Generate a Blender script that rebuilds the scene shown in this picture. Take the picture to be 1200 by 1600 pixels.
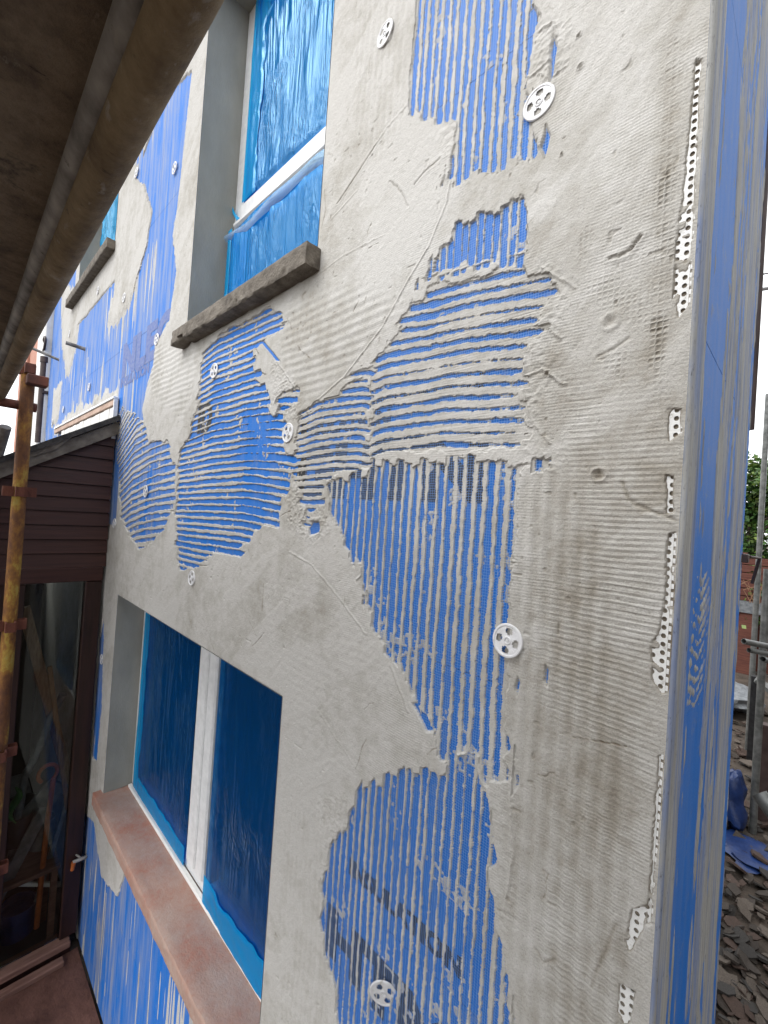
import bpy, math, random
import numpy as np
from mathutils import Vector, Matrix

for o in list(bpy.data.objects): bpy.data.objects.remove(o)
SC = bpy.context.scene
COL = SC.collection
R = math.radians
rng = random.Random(7)

# ------------------------------------------------------------------ camera
F_PX, YAW, PITCH, ROLL = 675.0, R(44.4), R(0.6), R(3.85)
CAM = np.array([0.126, -0.72, 2.70])
_fw = np.array([-math.sin(YAW), math.cos(YAW), 0.0]); _r0 = np.array([math.cos(YAW), math.sin(YAW), 0.0]); _up = np.array([0, 0, 1.0])
_F = _fw*math.cos(PITCH) + _up*math.sin(PITCH); _U = _up*math.cos(PITCH) - _fw*math.sin(PITCH)
_R = math.cos(ROLL)*_r0 + math.sin(ROLL)*_U; _V = -math.sin(ROLL)*_r0 + math.cos(ROLL)*_U
cam = bpy.data.cameras.new('camera'); camo = bpy.data.objects.new('camera', cam); COL.objects.link(camo)
m = Matrix.Identity(4)
for i in range(3):
    m[i][0] = _R[i]; m[i][1] = _V[i]; m[i][2] = -_F[i]; m[i][3] = CAM[i]
camo.matrix_world = m
cam.sensor_fit = 'VERTICAL'; cam.sensor_height = 24.0; cam.lens = 24.0*F_PX/1600.0
cam.clip_start = 0.02; cam.clip_end = 1500
SC.camera = camo
SC.render.resolution_x = 768; SC.render.resolution_y = 1024

# ------------------------------------------------------------------ sky, sun, exposure
w = bpy.data.worlds.new('World'); SC.world = w; w.use_nodes = True
nt = w.node_tree; nt.nodes.clear()
SUN_EL, SUN_AZ = R(50), R(208)
sky = nt.nodes.new('ShaderNodeTexSky'); sky.sky_type = 'NISHITA'; sky.sun_disc = False
sky.sun_elevation = SUN_EL; sky.sun_rotation = SUN_AZ; sky.air_density = 1.0; sky.dust_density = 6.0; sky.ozone_density = 1.0
hs = nt.nodes.new('ShaderNodeHueSaturation'); hs.inputs['Saturation'].default_value = 0.16
bg = nt.nodes.new('ShaderNodeBackground'); bg.inputs['Strength'].default_value = 0.15
wo = nt.nodes.new('ShaderNodeOutputWorld')
cl = nt.nodes.new('ShaderNodeMix'); cl.data_type = 'RGBA'; cl.inputs[0].default_value = 0.86   # even cloud cover over the clear sky
cl.inputs[7].default_value = (7.9, 8.05, 8.2, 1)
nt.links.new(sky.outputs[0], hs.inputs['Color']); nt.links.new(hs.outputs[0], cl.inputs[6]); nt.links.new(cl.outputs[2], bg.inputs[0]); nt.links.new(bg.outputs[0], wo.inputs[0])
sl = bpy.data.lights.new('sun', 'SUN'); sl.energy = 1.1; sl.angle = R(35); sl.color = (1.0, 0.985, 0.965)
so = bpy.data.objects.new('sun', sl); COL.objects.link(so)
sd = Vector((math.sin(SUN_AZ)*math.cos(SUN_EL), math.cos(SUN_AZ)*math.cos(SUN_EL), math.sin(SUN_EL)))
so.rotation_euler = sd.to_track_quat('Z', 'Y').to_euler(); so.location = (2, -6, 9)
vs = SC.view_settings; vs.view_transform = 'Standard'; vs.look = 'None'; vs.exposure = 0.90; vs.gamma = 1.0; vs.use_curve_mapping = False

# ------------------------------------------------------------------ helpers
def ray(px, py): return (px-600)*_R - (py-800)*_V + F_PX*_F
def W(px, py, y=0.0):
    d = ray(px, py); t = (y-CAM[1])/d[1]; p = CAM+t*d; return (p[0], p[2])
def WP(pts, y=0.0): return np.array([W(a, b, y) for a, b in pts])
def at_x(px, py, x): d = ray(px, py); return CAM + d*(x-CAM[0])/d[0]
def at_y(px, py, y): d = ray(px, py); return CAM + d*(y-CAM[1])/d[1]

def link(o, parent=None):
    COL.objects.link(o)
    if parent is not None: o.parent = parent
    return o
def tag(o, label, cat, group=None, kind=None):
    if label: o['label'] = label
    if cat: o['category'] = cat
    if group: o['group'] = group
    if kind: o['kind'] = kind
    return o
def empty(name, loc=(0, 0, 0)):
    o = bpy.data.objects.new(name, None); o.location = loc; o.empty_display_size = 0.1
    return link(o)
class MB:
    def __init__(s): s.v = []; s.f = []; s.m = []
    def quad(s, *p, mi=0):
        n = len(s.v); s.v += [tuple(q) for q in p]; s.f.append(tuple(range(n, n+len(p)))); s.m.append(mi)
    def box(s, lo, hi, mat=None, jit=0, bev=0, mi=0):
        (x0, y0, z0), (x1, y1, z1) = lo, hi
        if bev:
            b = bev; n = len(s.v); pts = []
            for X, sx in ((x0, 1), (x1, -1)):
                for Y, sy in ((y0, 1), (y1, -1)):
                    for Z, sz in ((z0, 1), (z1, -1)):
                        pts += [(X, Y+sy*b, Z+sz*b), (X+sx*b, Y, Z+sz*b), (X+sx*b, Y+sy*b, Z)]
            if mat is not None: pts = [tuple(mat @ Vector(p)) for p in pts]
            s.v += pts
            I = lambda i, j, k, a: n+((i*2+j)*2+k)*3+a
            fs = []
            for i in (0, 1): fs.append([I(i, 0, 0, 0), I(i, 0, 1, 0), I(i, 1, 1, 0), I(i, 1, 0, 0)][::(1 if i == 0 else -1)])
            for j in (0, 1): fs.append([I(0, j, 0, 1), I(1, j, 0, 1), I(1, j, 1, 1), I(0, j, 1, 1)][::(1 if j == 0 else -1)])
            for k in (0, 1): fs.append([I(0, 0, k, 2), I(0, 1, k, 2), I(1, 1, k, 2), I(1, 0, k, 2)][::(1 if k == 0 else -1)])
            for j in (0, 1):
                for k in (0, 1): fs.append([I(0, j, k, 1), I(1, j, k, 1), I(1, j, k, 2), I(0, j, k, 2)])
            for i in (0, 1):
                for k in (0, 1): fs.append([I(i, 0, k, 0), I(i, 1, k, 0), I(i, 1, k, 2), I(i, 0, k, 2)])
            for i in (0, 1):
                for j in (0, 1): fs.append([I(i, j, 0, 0), I(i, j, 1, 0), I(i, j, 1, 1), I(i, j, 0, 1)])
            for i in (0, 1):
                for j in (0, 1):
                    for k in (0, 1): fs.append([I(i, j, k, 0), I(i, j, k, 1), I(i, j, k, 2)])
            s.f += [tuple(q) for q in fs]; s.m += [mi]*len(fs)
            return s
        pts = [(x0, y0, z0), (x1, y0, z0), (x1, y1, z0), (x0, y1, z0), (x0, y0, z1), (x1, y0, z1), (x1, y1, z1), (x0, y1, z1)]
        if jit: pts = [tuple(c+rng.uniform(-jit, jit) for c in p) for p in pts]
        if mat is not None: pts = [tuple(mat @ Vector(p)) for p in pts]
        n = len(s.v); s.v += pts
        for q in ((3, 2, 1, 0), (4, 5, 6, 7), (0, 1, 5, 4), (1, 2, 6, 5), (2, 3, 7, 6), (3, 0, 4, 7)):
            s.f.append(tuple(n+i for i in q)); s.m.append(mi)
        return s
    def tube(s, a, b, r, n=16, r2=None, cap=True, inner=None, mi=0, bend=None):
        a, b = Vector(a), Vector(b); d = (b-a).normalized(); r2 = r if r2 is None else r2
        u = d.orthogonal().normalized(); v = d.cross(u)
        rings = [(a, r), (b, r2)]
        if inner: rings = [(a+d*0.05, inner), (a, inner), (a, r), (b, r2), (b, inner), (b-d*0.05, inner)]
        k0 = len(s.v)
        for c, rr in rings:
            for i in range(n):
                t = 2*math.pi*i/n; s.v.append(tuple(c+u*(rr*math.cos(t))+v*(rr*math.sin(t))))
        for k in range(len(rings)-1):
            for i in range(n):
                j = (i+1) % n
                s.f.append((k0+k*n+i, k0+k*n+j, k0+(k+1)*n+j, k0+(k+1)*n+i)); s.m.append(mi)
        if cap and not inner:
            s.f.append(tuple(k0+i for i in range(n))[::-1]); s.f.append(tuple(k0+n+i for i in range(n))); s.m += [mi, mi]
        return s
    def path(s, pts, r, n=8):
        pts = [Vector(p) for p in pts]; k0 = len(s.v); prev = None
        for i, p in enumerate(pts):
            d = (pts[min(i+1, len(pts)-1)]-pts[max(i-1, 0)]).normalized()
            u = d.orthogonal().normalized() if prev is None else (prev-d*prev.dot(d)).normalized()
            prev = u; v = d.cross(u)
            rr = r[i] if isinstance(r, (list, tuple)) else r
            for q in range(n):
                t = 2*math.pi*q/n; s.v.append(tuple(p+u*(rr*math.cos(t))+v*(rr*math.sin(t))))
        for k in range(len(pts)-1):
            for i in range(n):
                j = (i+1) % n; s.f.append((k0+k*n+i, k0+k*n+j, k0+(k+1)*n+j, k0+(k+1)*n+i)); s.m.append(0)
        s.f.append(tuple(k0+i for i in range(n))[::-1]); s.f.append(tuple(k0+(len(pts)-1)*n+i for i in range(n))); s.m += [0, 0]
        return s
    def prism(s, poly, fn, d0, d1, mi=0):
        n = len(poly); k = len(s.v)
        s.v += [tuple(fn(a, b, d0)) for a, b in poly]+[tuple(fn(a, b, d1)) for a, b in poly]
        s.f.append(tuple(range(k, k+n))); s.f.append(tuple(range(k+n, k+2*n))[::-1]); s.m += [mi, mi]
        for i in range(n):
            j = (i+1) % n; s.f.append((k+i, k+n+i, k+n+j, k+j)); s.m.append(mi)
        return s
    def mesh(s, name):
        me = bpy.data.meshes.new(name); me.from_pydata(s.v, [], s.f); me.update(); return me
    def build(s, name, mat, parent=None, smooth=False, loc=None, recalc=True):
        me = s.mesh(name)
        for q in (mat if isinstance(mat, (list, tuple)) else [mat]): me.materials.append(q)
        if isinstance(mat, (list, tuple)): me.polygons.foreach_set('material_index', s.m)
        if smooth: me.polygons.foreach_set('use_smooth', [True]*len(me.polygons))
        if recalc:
            import bmesh
            bm = bmesh.new(); bm.from_mesh(me); bmesh.ops.recalc_face_normals(bm, faces=bm.faces); bm.to_mesh(me); bm.free()
        if smooth: me.set_sharp_from_angle(angle=R(40))
        o = bpy.data.objects.new(name, me)
        if loc is not None: o.location = loc
        return link(o, parent)

# materials ---------------------------------------------------------
def newmat(name):
    ma = bpy.data.materials.new(name); ma.use_nodes = True
    t = ma.node_tree; b = t.nodes['Principled BSDF']; return ma, t, b
def nd(t, ty, **kw):
    n = t.nodes.new(ty)
    for k, v in kw.items():
        if k in n.inputs.keys(): n.inputs[k].default_value = v
        else: setattr(n, k, v)
    return n
def coords(t, scale=(1, 1, 1)):
    tc = nd(t, 'ShaderNodeTexCoord'); mp = nd(t, 'ShaderNodeMapping'); mp.inputs['Scale'].default_value = scale
    t.links.new(tc.outputs['Object'], mp.inputs['Vector']); return mp.outputs[0]
def noise(t, vec, scale, detail=4, rough=0.55):
    n = nd(t, 'ShaderNodeTexNoise'); n.inputs['Scale'].default_value = scale; n.inputs['Detail'].default_value = detail; n.inputs['Roughness'].default_value = rough
    t.links.new(vec, n.inputs['Vector']); return n.outputs['Fac']
def ramp(t, fac, stops):
    n = nd(t, 'ShaderNodeValToRGB'); e = n.color_ramp.elements
    while len(e) > 2: e.remove(e[-1])
    for i, (p, c) in enumerate(stops):
        q = e[i] if i < 2 else e.new(p)
        q.position = p; q.color = (c[0], c[1], c[2], 1) if isinstance(c, (tuple, list)) else (c, c, c, 1)
    t.links.new(fac, n.inputs[0]); return n.outputs[0]
def mixc(t, fac, a, b, mode='MIX'):
    n = nd(t, 'ShaderNodeMix', data_type='RGBA', blend_type=mode)
    for sock, v in ((n.inputs[0], fac), (n.inputs[6], a), (n.inputs[7], b)):
        if hasattr(v, 'is_linked'): t.links.new(v, sock)
        elif isinstance(v, (int, float)): sock.default_value = v
        else: sock.default_value = (v[0], v[1], v[2], 1)
    return n.outputs[2]
def mth(t, op, a, b=None, c=None):
    n = nd(t, 'ShaderNodeMath', operation=op)
    for i, v in enumerate((a, b, c)):
        if v is None: continue
        if hasattr(v, 'is_linked'): t.links.new(v, n.inputs[i])
        else: n.inputs[i].default_value = v
    return n.outputs[0]
def bump(t, h, dist, strength=1.0, nrm=None):
    n = nd(t, 'ShaderNodeBump'); n.inputs['Distance'].default_value = dist; n.inputs['Strength'].default_value = strength
    t.links.new(h, n.inputs['Height'])
    if nrm is not None: t.links.new(nrm, n.inputs['Normal'])
    return n.outputs[0]
def simple(name, c1, c2, scale=20, rough=0.6, bmp=0.0008, stretch=(1, 1, 1), metal=0, lo=.35, hi=.65, spec=0.4, bscale=None):
    ma, t, b = newmat(name); v = coords(t, stretch)
    f = noise(t, v, scale, 6, .6)
    t.links.new(ramp(t, f, [(lo, c1), (hi, c2)]), b.inputs['Base Color'])
    b.inputs['Roughness'].default_value = rough; b.inputs['Metallic'].default_value = metal; b.inputs['Specular IOR Level'].default_value = spec
    if bmp: t.links.new(bump(t, noise(t, v, bscale or scale*4, 4), bmp), b.inputs['Normal'])
    return ma

M = {}
def mortar_material(name, imprint=True):
    ma, t, b = newmat(name); v = coords(t)
    big = noise(t, v, 3.0, 5, .6); mid = noise(t, v, 26, 5, .65); fine = noise(t, v, 420, 3, .7)
    st = coords(t, (1, 1, .22)); strk = noise(t, st, 14, 5, .6)
    at = nd(t, 'ShaderNodeAttribute', attribute_name='tone')
    f = mth(t, 'ADD', mth(t, 'MULTIPLY', mth(t, 'SUBTRACT', big, .5), 1.1), mth(t, 'MULTIPLY', mth(t, 'SUBTRACT', mid, .5), .9))
    f = mth(t, 'ADD', f, mth(t, 'MULTIPLY', mth(t, 'SUBTRACT', strk, .5), .5))
    f = mth(t, 'ADD', f, at.outputs['Fac'])
    c = ramp(t, f, [(0.0, (.500, .487, .464)), (.28, (.420, .404, .374)), (.60, (.310, .287, .248)), (1.0, (.17, .142, .11))])
    sp = ramp(t, fine, [(.30, .72), (.46, 1.0), (.7, 1.04)])
    c = mixc(t, 1.0, c, sp, 'MULTIPLY')
    t.links.new(c, b.inputs['Base Color'])
    b.inputs['Roughness'].default_value = .92; b.inputs['Specular IOR Level'].default_value = .2
    h = mth(t, 'ADD', mth(t, 'MULTIPLY', noise(t, v, 260, 4, .7), .8), mth(t, 'MULTIPLY', noise(t, v, 60, 4, .6), 1.2))
    if imprint:
        sx = nd(t, 'ShaderNodeSeparateXYZ'); tc = nd(t, 'ShaderNodeTexCoord'); t.links.new(tc.outputs['Object'], sx.inputs[0])
        dist = mth(t, 'MULTIPLY', noise(t, v, 5, 2), .012)
        a = mth(t, 'SINE', mth(t, 'MULTIPLY', mth(t, 'ADD', sx.outputs['X'], dist), 2*math.pi/.0052))
        c2 = mth(t, 'SINE', mth(t, 'MULTIPLY', mth(t, 'ADD', sx.outputs['Z'], dist), 2*math.pi/.0052))
        im = mth(t, 'MULTIPLY', mth(t, 'ADD', a, mth(t, 'MULTIPLY', c2, 1.5)), .07)
        mask = ramp(t, noise(t, v, 7, 3), [(.42, 0.0), (.62, 1.0)])
        xr = nd(t, 'ShaderNodeMapRange'); t.links.new(sx.outputs['X'], xr.inputs['Value']); xr.inputs['From Min'].default_value = -.95; xr.inputs['From Max'].default_value = -.45
        h = mth(t, 'ADD', h, mth(t, 'MULTIPLY', im, mth(t, 'MULTIPLY', mask, xr.outputs[0])))
    t.links.new(bump(t, h, .0016, 1.0), b.inputs['Normal'])
    return ma
M['mortar'] = mortar_material('basecoat_mortar')
M['mortar_plain'] = mortar_material('basecoat_mortar_smooth', False)
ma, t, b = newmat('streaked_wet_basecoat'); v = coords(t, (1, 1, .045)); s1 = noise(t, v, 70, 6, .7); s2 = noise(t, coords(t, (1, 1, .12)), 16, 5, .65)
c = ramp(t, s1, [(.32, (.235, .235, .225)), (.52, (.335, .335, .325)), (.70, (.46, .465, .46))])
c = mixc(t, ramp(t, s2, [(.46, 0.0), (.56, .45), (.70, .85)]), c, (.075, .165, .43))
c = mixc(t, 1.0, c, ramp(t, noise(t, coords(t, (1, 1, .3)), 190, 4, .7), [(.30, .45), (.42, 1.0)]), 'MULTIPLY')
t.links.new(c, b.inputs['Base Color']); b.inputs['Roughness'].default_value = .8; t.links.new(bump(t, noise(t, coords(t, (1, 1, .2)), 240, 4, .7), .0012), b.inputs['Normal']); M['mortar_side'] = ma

ma, t, b = newmat('blue_board'); v = coords(t)
st = coords(t, (1, 1, .06)); s1 = noise(t, st, 34, 6, .62); s2 = noise(t, coords(t, (1, 1, .25)), 9, 4); fn = noise(t, v, 300, 3)
c = ramp(t, fn, [(.3, (.008, .132, .50)), (.7, (.015, .172, .60))])
at = nd(t, 'ShaderNodeAttribute', attribute_name='smear')
fac = ramp(t, mth(t, 'ADD', mth(t, 'MULTIPLY', s1, .75), mth(t, 'MULTIPLY', s2, .45)), [(.50, 0.0), (.62, .30), (.78, .75)])
sxb = nd(t, 'ShaderNodeSeparateXYZ'); t.links.new(nd(t, 'ShaderNodeTexCoord').outputs['Object'], sxb.inputs[0])
lm = nd(t, 'ShaderNodeMapRange'); t.links.new(sxb.outputs['X'], lm.inputs['Value']); lm.inputs['From Min'].default_value = -2.2; lm.inputs['From Max'].default_value = -1.6; lm.inputs['To Min'].default_value = 1.0; lm.inputs['To Max'].default_value = .22
c = mixc(t, mth(t, 'MULTIPLY', fac, lm.outputs[0]), c, (.36, .36, .36))
dk = ramp(t, noise(t, coords(t, (1, 1, .10)), 60, 4, .65), [(.28, .60), (.36, 1.0)]); c = mixc(t, 1.0, c, dk, 'MULTIPLY')
t.links.new(c, b.inputs['Base Color']); bl_ = ramp(t, mth(t, 'ADD', mth(t, 'MULTIPLY', noise(t, v, 17, 5, .7), .7), mth(t, 'MULTIPLY', noise(t, v, 130, 3, .7), .3)), [(.55, 0.0), (.64, .35), (.76, .7)])
c = mixc(t, bl_, c, (.27, .28, .29)); t.links.new(c, b.inputs['Base Color']); b.inputs['Specular IOR Level'].default_value = .15
b.inputs['Roughness'].default_value = .6
t.links.new(bump(t, noise(t, v, 500, 3), .0004), b.inputs['Normal']); M['board'] = ma

M['reveal'] = simple('shade_toned_green_grey_reveal', (.235, .238, .215), (.335, .333, .305), 7, .9, .0012, (1, 1, .4), lo=.3, hi=.7, bscale=160)  # smooth green-grey coat, its colour darkened to carry the shade of the reveals
M['print'] = simple('black_print', (.012, .012, .014), (.03, .03, .035), 200, .6, 0)
M['print_faint'] = simple('grey_print', (.05, .10, .33), (.13, .17, .34), 60, .6, 0)
M['strand'] = simple('glass_fibre_strand', (.11, .24, .58), (.20, .34, .62), 100, .5, 0)
M['pvc'] = simple('white_pvc', (.62, .63, .64), (.74, .75, .76), 30, .35, .0002, spec=.5)
ma, t, b = newmat('white_fixing_plastic'); tc = nd(t, 'ShaderNodeTexCoord'); oi = nd(t, 'ShaderNodeObjectInfo'); va = nd(t, 'ShaderNodeVectorMath', operation='ADD')
t.links.new(tc.outputs['Object'], va.inputs[0]); cb = nd(t, 'ShaderNodeCombineXYZ'); t.links.new(oi.outputs['Random'], cb.inputs[0]); t.links.new(oi.outputs['Random'], cb.inputs[2]); t.links.new(cb.outputs[0], va.inputs[1])
dn = noise(t, va.outputs[0], 70, 5, .65); t.links.new(ramp(t, dn, [(.40, (.68, .68, .70)), (.60, (.62, .62, .63)), (.70, (.42, .40, .36))]), b.inputs['Base Color']); b.inputs['Roughness'].default_value = .5
t.links.new(bump(t, dn, .0012), b.inputs['Normal']); M['disc'] = ma
M['hole'] = simple('dark_core', (.05, .045, .04), (.09, .08, .07), 40, .9, 0)
M['bead'] = simple('white_bead_plastic', (.42, .40, .37), (.74, .74, .73), 90, .5, .0008, lo=.28, hi=.44)
M['stone'] = simple('weathered_sill_stone', (.075, .062, .050), (.20, .175, .145), 26, .9, .004, bscale=120, lo=.3, hi=.7)
M['gold'] = None

def tile_red():
    ma, t, b = newmat('dusty_red_sill'); v = coords(t)
    f = mth(t, 'ADD', mth(t, 'MULTIPLY', noise(t, v, 5, 5, .6), .7), mth(t, 'MULTIPLY', noise(t, v, 60, 4, .6), .3))
    c = ramp(t, f, [(.34, (.37, .155, .105)), (.46, (.36, .215, .17)), (.62, (.39, .285, .24))])
    sp = ramp(t, noise(t, v, 160, 3, .7), [(.22, .55), (.29, 1.0)])
    t.links.new(mixc(t, 1, c, sp, 'MULTIPLY'), b.inputs['Base Color']); b.inputs['Roughness'].default_value = .75
    t.links.new(bump(t, noise(t, v, 140, 5), .0016), b.inputs['Normal']); return ma
M['redsill'] = tile_red()

def film(name, tint, diff, dfac, rough, bd, scale, stretch):
    ma = bpy.data.materials.new(name); ma.use_nodes = True; t = ma.node_tree; t.nodes.clear()
    v = coords(t, stretch); n1 = nd(t, 'ShaderNodeTexNoise'); n1.inputs['Scale'].default_value = scale; n1.inputs['Detail'].default_value = 5; n1.inputs['Distortion'].default_value = 1.6
    t.links.new(v, n1.inputs['Vector'])
    cr = mth(t, 'ABSOLUTE', mth(t, 'SUBTRACT', n1.outputs['Fac'], .5))
    cr = mth(t, 'MULTIPLY', cr, ramp(t, noise(t, coords(t), 3.2, 2), [(.42, .12), (.62, 1.0)]))
    n2 = nd(t, 'ShaderNodeTexNoise'); n2.inputs['Scale'].default_value = scale*.5; n2.inputs['Detail'].default_value = 2; n2.inputs['Distortion'].default_value = .6; t.links.new(coords(t, (stretch[0]*1.6, 1, stretch[2]*.35)), n2.inputs['Vector'])
    cr = mth(t, 'ADD', cr, mth(t, 'MULTIPLY', mth(t, 'ABSOLUTE', mth(t, 'SUBTRACT', n2.outputs['Fac'], .5)), .7))
    nb = bump(t, cr, bd)
    tr = nd(t, 'ShaderNodeBsdfTransparent'); tr.inputs[0].default_value = (*tint, 1)
    di = nd(t, 'ShaderNodeBsdfDiffuse'); di.inputs[0].default_value = (*diff, 1)
    tl = nd(t, 'ShaderNodeBsdfTranslucent'); tl.inputs[0].default_value = (*diff, 1)
    gl = nd(t, 'ShaderNodeBsdfGlossy'); gl.inputs[0].default_value = (.52, .80, 1, 1); gl.inputs['Roughness'].default_value = rough
    fr = nd(t, 'ShaderNodeFresnel'); fr.inputs['IOR'].default_value = 1.42
    for q in (di, tl, gl, fr): t.links.new(nb, q.inputs['Normal'])
    m0 = nd(t, 'ShaderNodeMixShader'); m0.inputs[0].default_value = .4; t.links.new(di.outputs[0], m0.inputs[1]); t.links.new(tl.outputs[0], m0.inputs[2])
    m1 = nd(t, 'ShaderNodeMixShader'); m1.inputs[0].default_value = dfac; t.links.new(tr.outputs[0], m1.inputs[1]); t.links.new(m0.outputs[0], m1.inputs[2])
    m2 = nd(t, 'ShaderNodeMixShader'); t.links.new(fr.outputs[0], m2.inputs[0]); t.links.new(m1.outputs[0], m2.inputs[1]); t.links.new(gl.outputs[0], m2.inputs[2])
    o = nd(t, 'ShaderNodeOutputMaterial'); t.links.new(m2.outputs[0], o.inputs[0]); return ma
M['film'] = film('blue_masking_film', (.04, .42, .92), (.004, .34, .93), .56, .10, .014, 15, (1.8, 1, .45))
M['film_low'] = film('thin_blue_masking_film', (.05, .36, .84), (.006, .22, .74), .26, .09, .018, 9, (1.5, 1, .7))
M['tape'] = film('cyan_film_edge', (.03, .55, .97), (.004, .46, .92), .62, .2, .004, 20, (1, 1, 1))
M['filmwhite'] = film('milky_film_flap', (.60, .80, .95), (.55, .70, .85), .5, .25, .008, 18, (1, 1, 1))

def glass(name, ior=1.5, tint=(1, 1, 1)):
    ma = bpy.data.materials.new(name); ma.use_nodes = True; t = ma.node_tree; t.nodes.clear()
    tr = nd(t, 'ShaderNodeBsdfTransparent'); tr.inputs[0].default_value = (*tint, 1)
    gl = nd(t, 'ShaderNodeBsdfGlossy'); gl.inputs['Roughness'].default_value = .01
    fr = nd(t, 'ShaderNodeFresnel'); fr.inputs['IOR'].default_value = ior
    m2 = nd(t, 'ShaderNodeMixShader'); t.links.new(fr.outputs[0], m2.inputs[0]); t.links.new(tr.outputs[0], m2.inputs[1]); t.links.new(gl.outputs[0], m2.inputs[2])
    o = nd(t, 'ShaderNodeOutputMaterial'); t.links.new(m2.outputs[0], o.inputs[0]); return ma
M['glass'] = glass('window_glass', 1.5, (.85, .9, .9)); M['glass_dirty'] = glass('porch_glass', 1.33, (.80, .82, .80))
M['room'] = simple('room_dark', (.05, .05, .055), (.08, .08, .085), 3, .9, 0)
M['curtain'] = simple('pale_net_curtain', (.42, .44, .48), (.60, .62, .66), 4, .9, 0, (8, 8, .4))
M['galv'] = simple('dull_galvanised_tube', (.12, .11, .10), (.42, .40, .37), 11, .55, .0008, metal=.2)
M['galv_bright'] = simple('galvanised_tube', (.10, .105, .10), (.22, .225, .22), 14, .45, .0004, metal=.4)

def rusty(name, cols, sc=9):
    ma, t, b = newmat(name); v = coords(t, (1, 1, .5))
    f = mth(t, 'ADD', mth(t, 'MULTIPLY', noise(t, v, sc, 5, .65), .75), mth(t, 'MULTIPLY', noise(t, v, sc*9, 4, .7), .25))
    t.links.new(ramp(t, f, cols), b.inputs['Base Color'])
    b.inputs['Roughness'].default_value = .75; b.inputs['Metallic'].default_value = .1
    t.links.new(bump(t, noise(t, v, 130, 5, .7), .0018), b.inputs['Normal']); return ma
M['rust'] = rusty('rusty_yellow_paint', [(.34, (.075, .030, .018)), (.46, (.17, .070, .026)), (.54, (.30, .14, .03)), (.60, (.42, .28, .05)), (.66, (.40, .32, .10)), (.74, (.36, .33, .28))])
M['rust_red'] = rusty('rusty_red_steel', [(.35, (.06, .022, .016)), (.55, (.16, .05, .03)), (.72, (.24, .10, .06))])
M['ledger'] = rusty('mortar_stained_tube', [(.34, (.10, .065, .032)), (.48, (.20, .140, .070)), (.58, (.27, .20, .11)), (.70, (.46, .41, .33))], 7)
M['deck'] = rusty('stained_deck_board', [(.34, (.07, .052, .037)), (.47, (.19, .145, .10)), (.58, (.28, .225, .16)), (.68, (.06, .046, .037))], 8)
for k in ('ledger', 'galv', 'deck'):
    t = M[k].node_tree; b = t.nodes['Principled BSDF']; v = coords(t, (.5, 1, 1)); src = b.inputs['Base Color'].links[0].from_socket
    spl = ramp(t, noise(t, v, 34, 5, .7), [(.60, 0.0), (.70, .8)]); t.links.new(mixc(t, spl, src, (.34, .31, .26)), b.inputs['Base Color'])
    scr = ramp(t, noise(t, coords(t, (3, .8, 2)), 22, 4, .75), [(.30, .35), (.38, 1.0)]); t.links.new(mixc(t, 1.0, b.inputs['Base Color'].links[0].from_socket, scr, 'MULTIPLY'), b.inputs['Base Color'])
M['brown'] = simple('brown_painted_timber', (.030, .010, .009), (.060, .022, .018), 10, .5, .0012, (1, .25, 6), lo=.3, hi=.7)
M['brown_dark'] = simple('dark_brown_frame', (.016, .007, .006), (.035, .014, .011), 9, .4, .0006, (4, 4, .4))
M['fascia'] = simple('weathered_grey_fascia', (.10, .085, .07), (.22, .195, .165), 12, .85, .002)
M['rooffelt'] = simple('roof_felt', (.025, .024, .024), (.07, .065, .06), 30, .9, .003)
M['slate_light'] = simple('lime_washed_tile', (.42, .41, .39), (.66, .65, .62), 18, .85, .002)
M['batten'] = simple('pink_batten', (.38, .26, .20), (.52, .38, .30), 14, .8, .001)
M['timber'] = simple('raw_timber', (.22, .12, .065), (.36, .22, .13), 16, .75, .001, (6, 6, .5))
M['timber_dull'] = simple('dull_timber_step', (.15, .075, .055), (.24, .13, .10), 14, .8, .0015, (4, .5, 4))
M['orange'] = simple('orange_plastic', (.34, .085, .02), (.46, .13, .03), 20, .45, 0)
M['black'] = simple('black_plastic', (.012, .012, .013), (.03, .03, .032), 20, .4, .0004)
M['junk_green'] = simple('green_plastic', (.03, .12, .03), (.06, .20, .05), 20, .5, 0)
M['junk_grey'] = simple('grey_plastic', (.10, .11, .12), (.2, .21, .22), 20, .5, 0)
M['pink'] = simple('terracotta_render', (.42, .20, .14), (.52, .27, .20), 9, .9, .002)
M['whitepaint'] = simple('white_painted_render', (.68, .67, .65), (.78, .77, .75), 9, .85, .001)
M['pipe'] = simple('brown_black_downpipe', (.035, .020, .018), (.07, .045, .04), 12, .5, .0004)
M['fence'] = simple('red_brown_fence', (.075, .024, .017), (.13, .045, .030), 11, .75, .001, (.4, 4, 5))
M['earth'] = simple('brown_earth', (.032, .024, .018), (.085, .065, .05), 5, .95, .02, lo=.3, hi=.7, bscale=18)
M['clay'] = simple('red_clay_floor', (.085, .036, .025), (.17, .080, .058), 7, .9, .008, lo=.3, hi=.7, bscale=30)
M['bluebag'] = simple('blue_sheeting', (.007, .020, .08), (.014, .038, .14), 9, .35, .004, bscale=30)
M['leaf'] = None
for k, (c1, c2) in dict(s0=((.032, .025, .020), (.060, .047, .038)), s1=((.040, .026, .020), (.080, .049, .037)), s2=((.022, .019, .017), (.046, .041, .037)), s3=((.065, .051, .041), (.13, .105, .085))).items():
    M[k] = simple('slate_'+k, c1, c2, 18, .85, .003)
ma, t, b = newmat('leaf_green'); v = coords(t)
oi = nd(t, 'ShaderNodeTexNoise'); oi.inputs['Scale'].default_value = 3.5; t.links.new(v, oi.inputs['Vector'])
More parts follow.
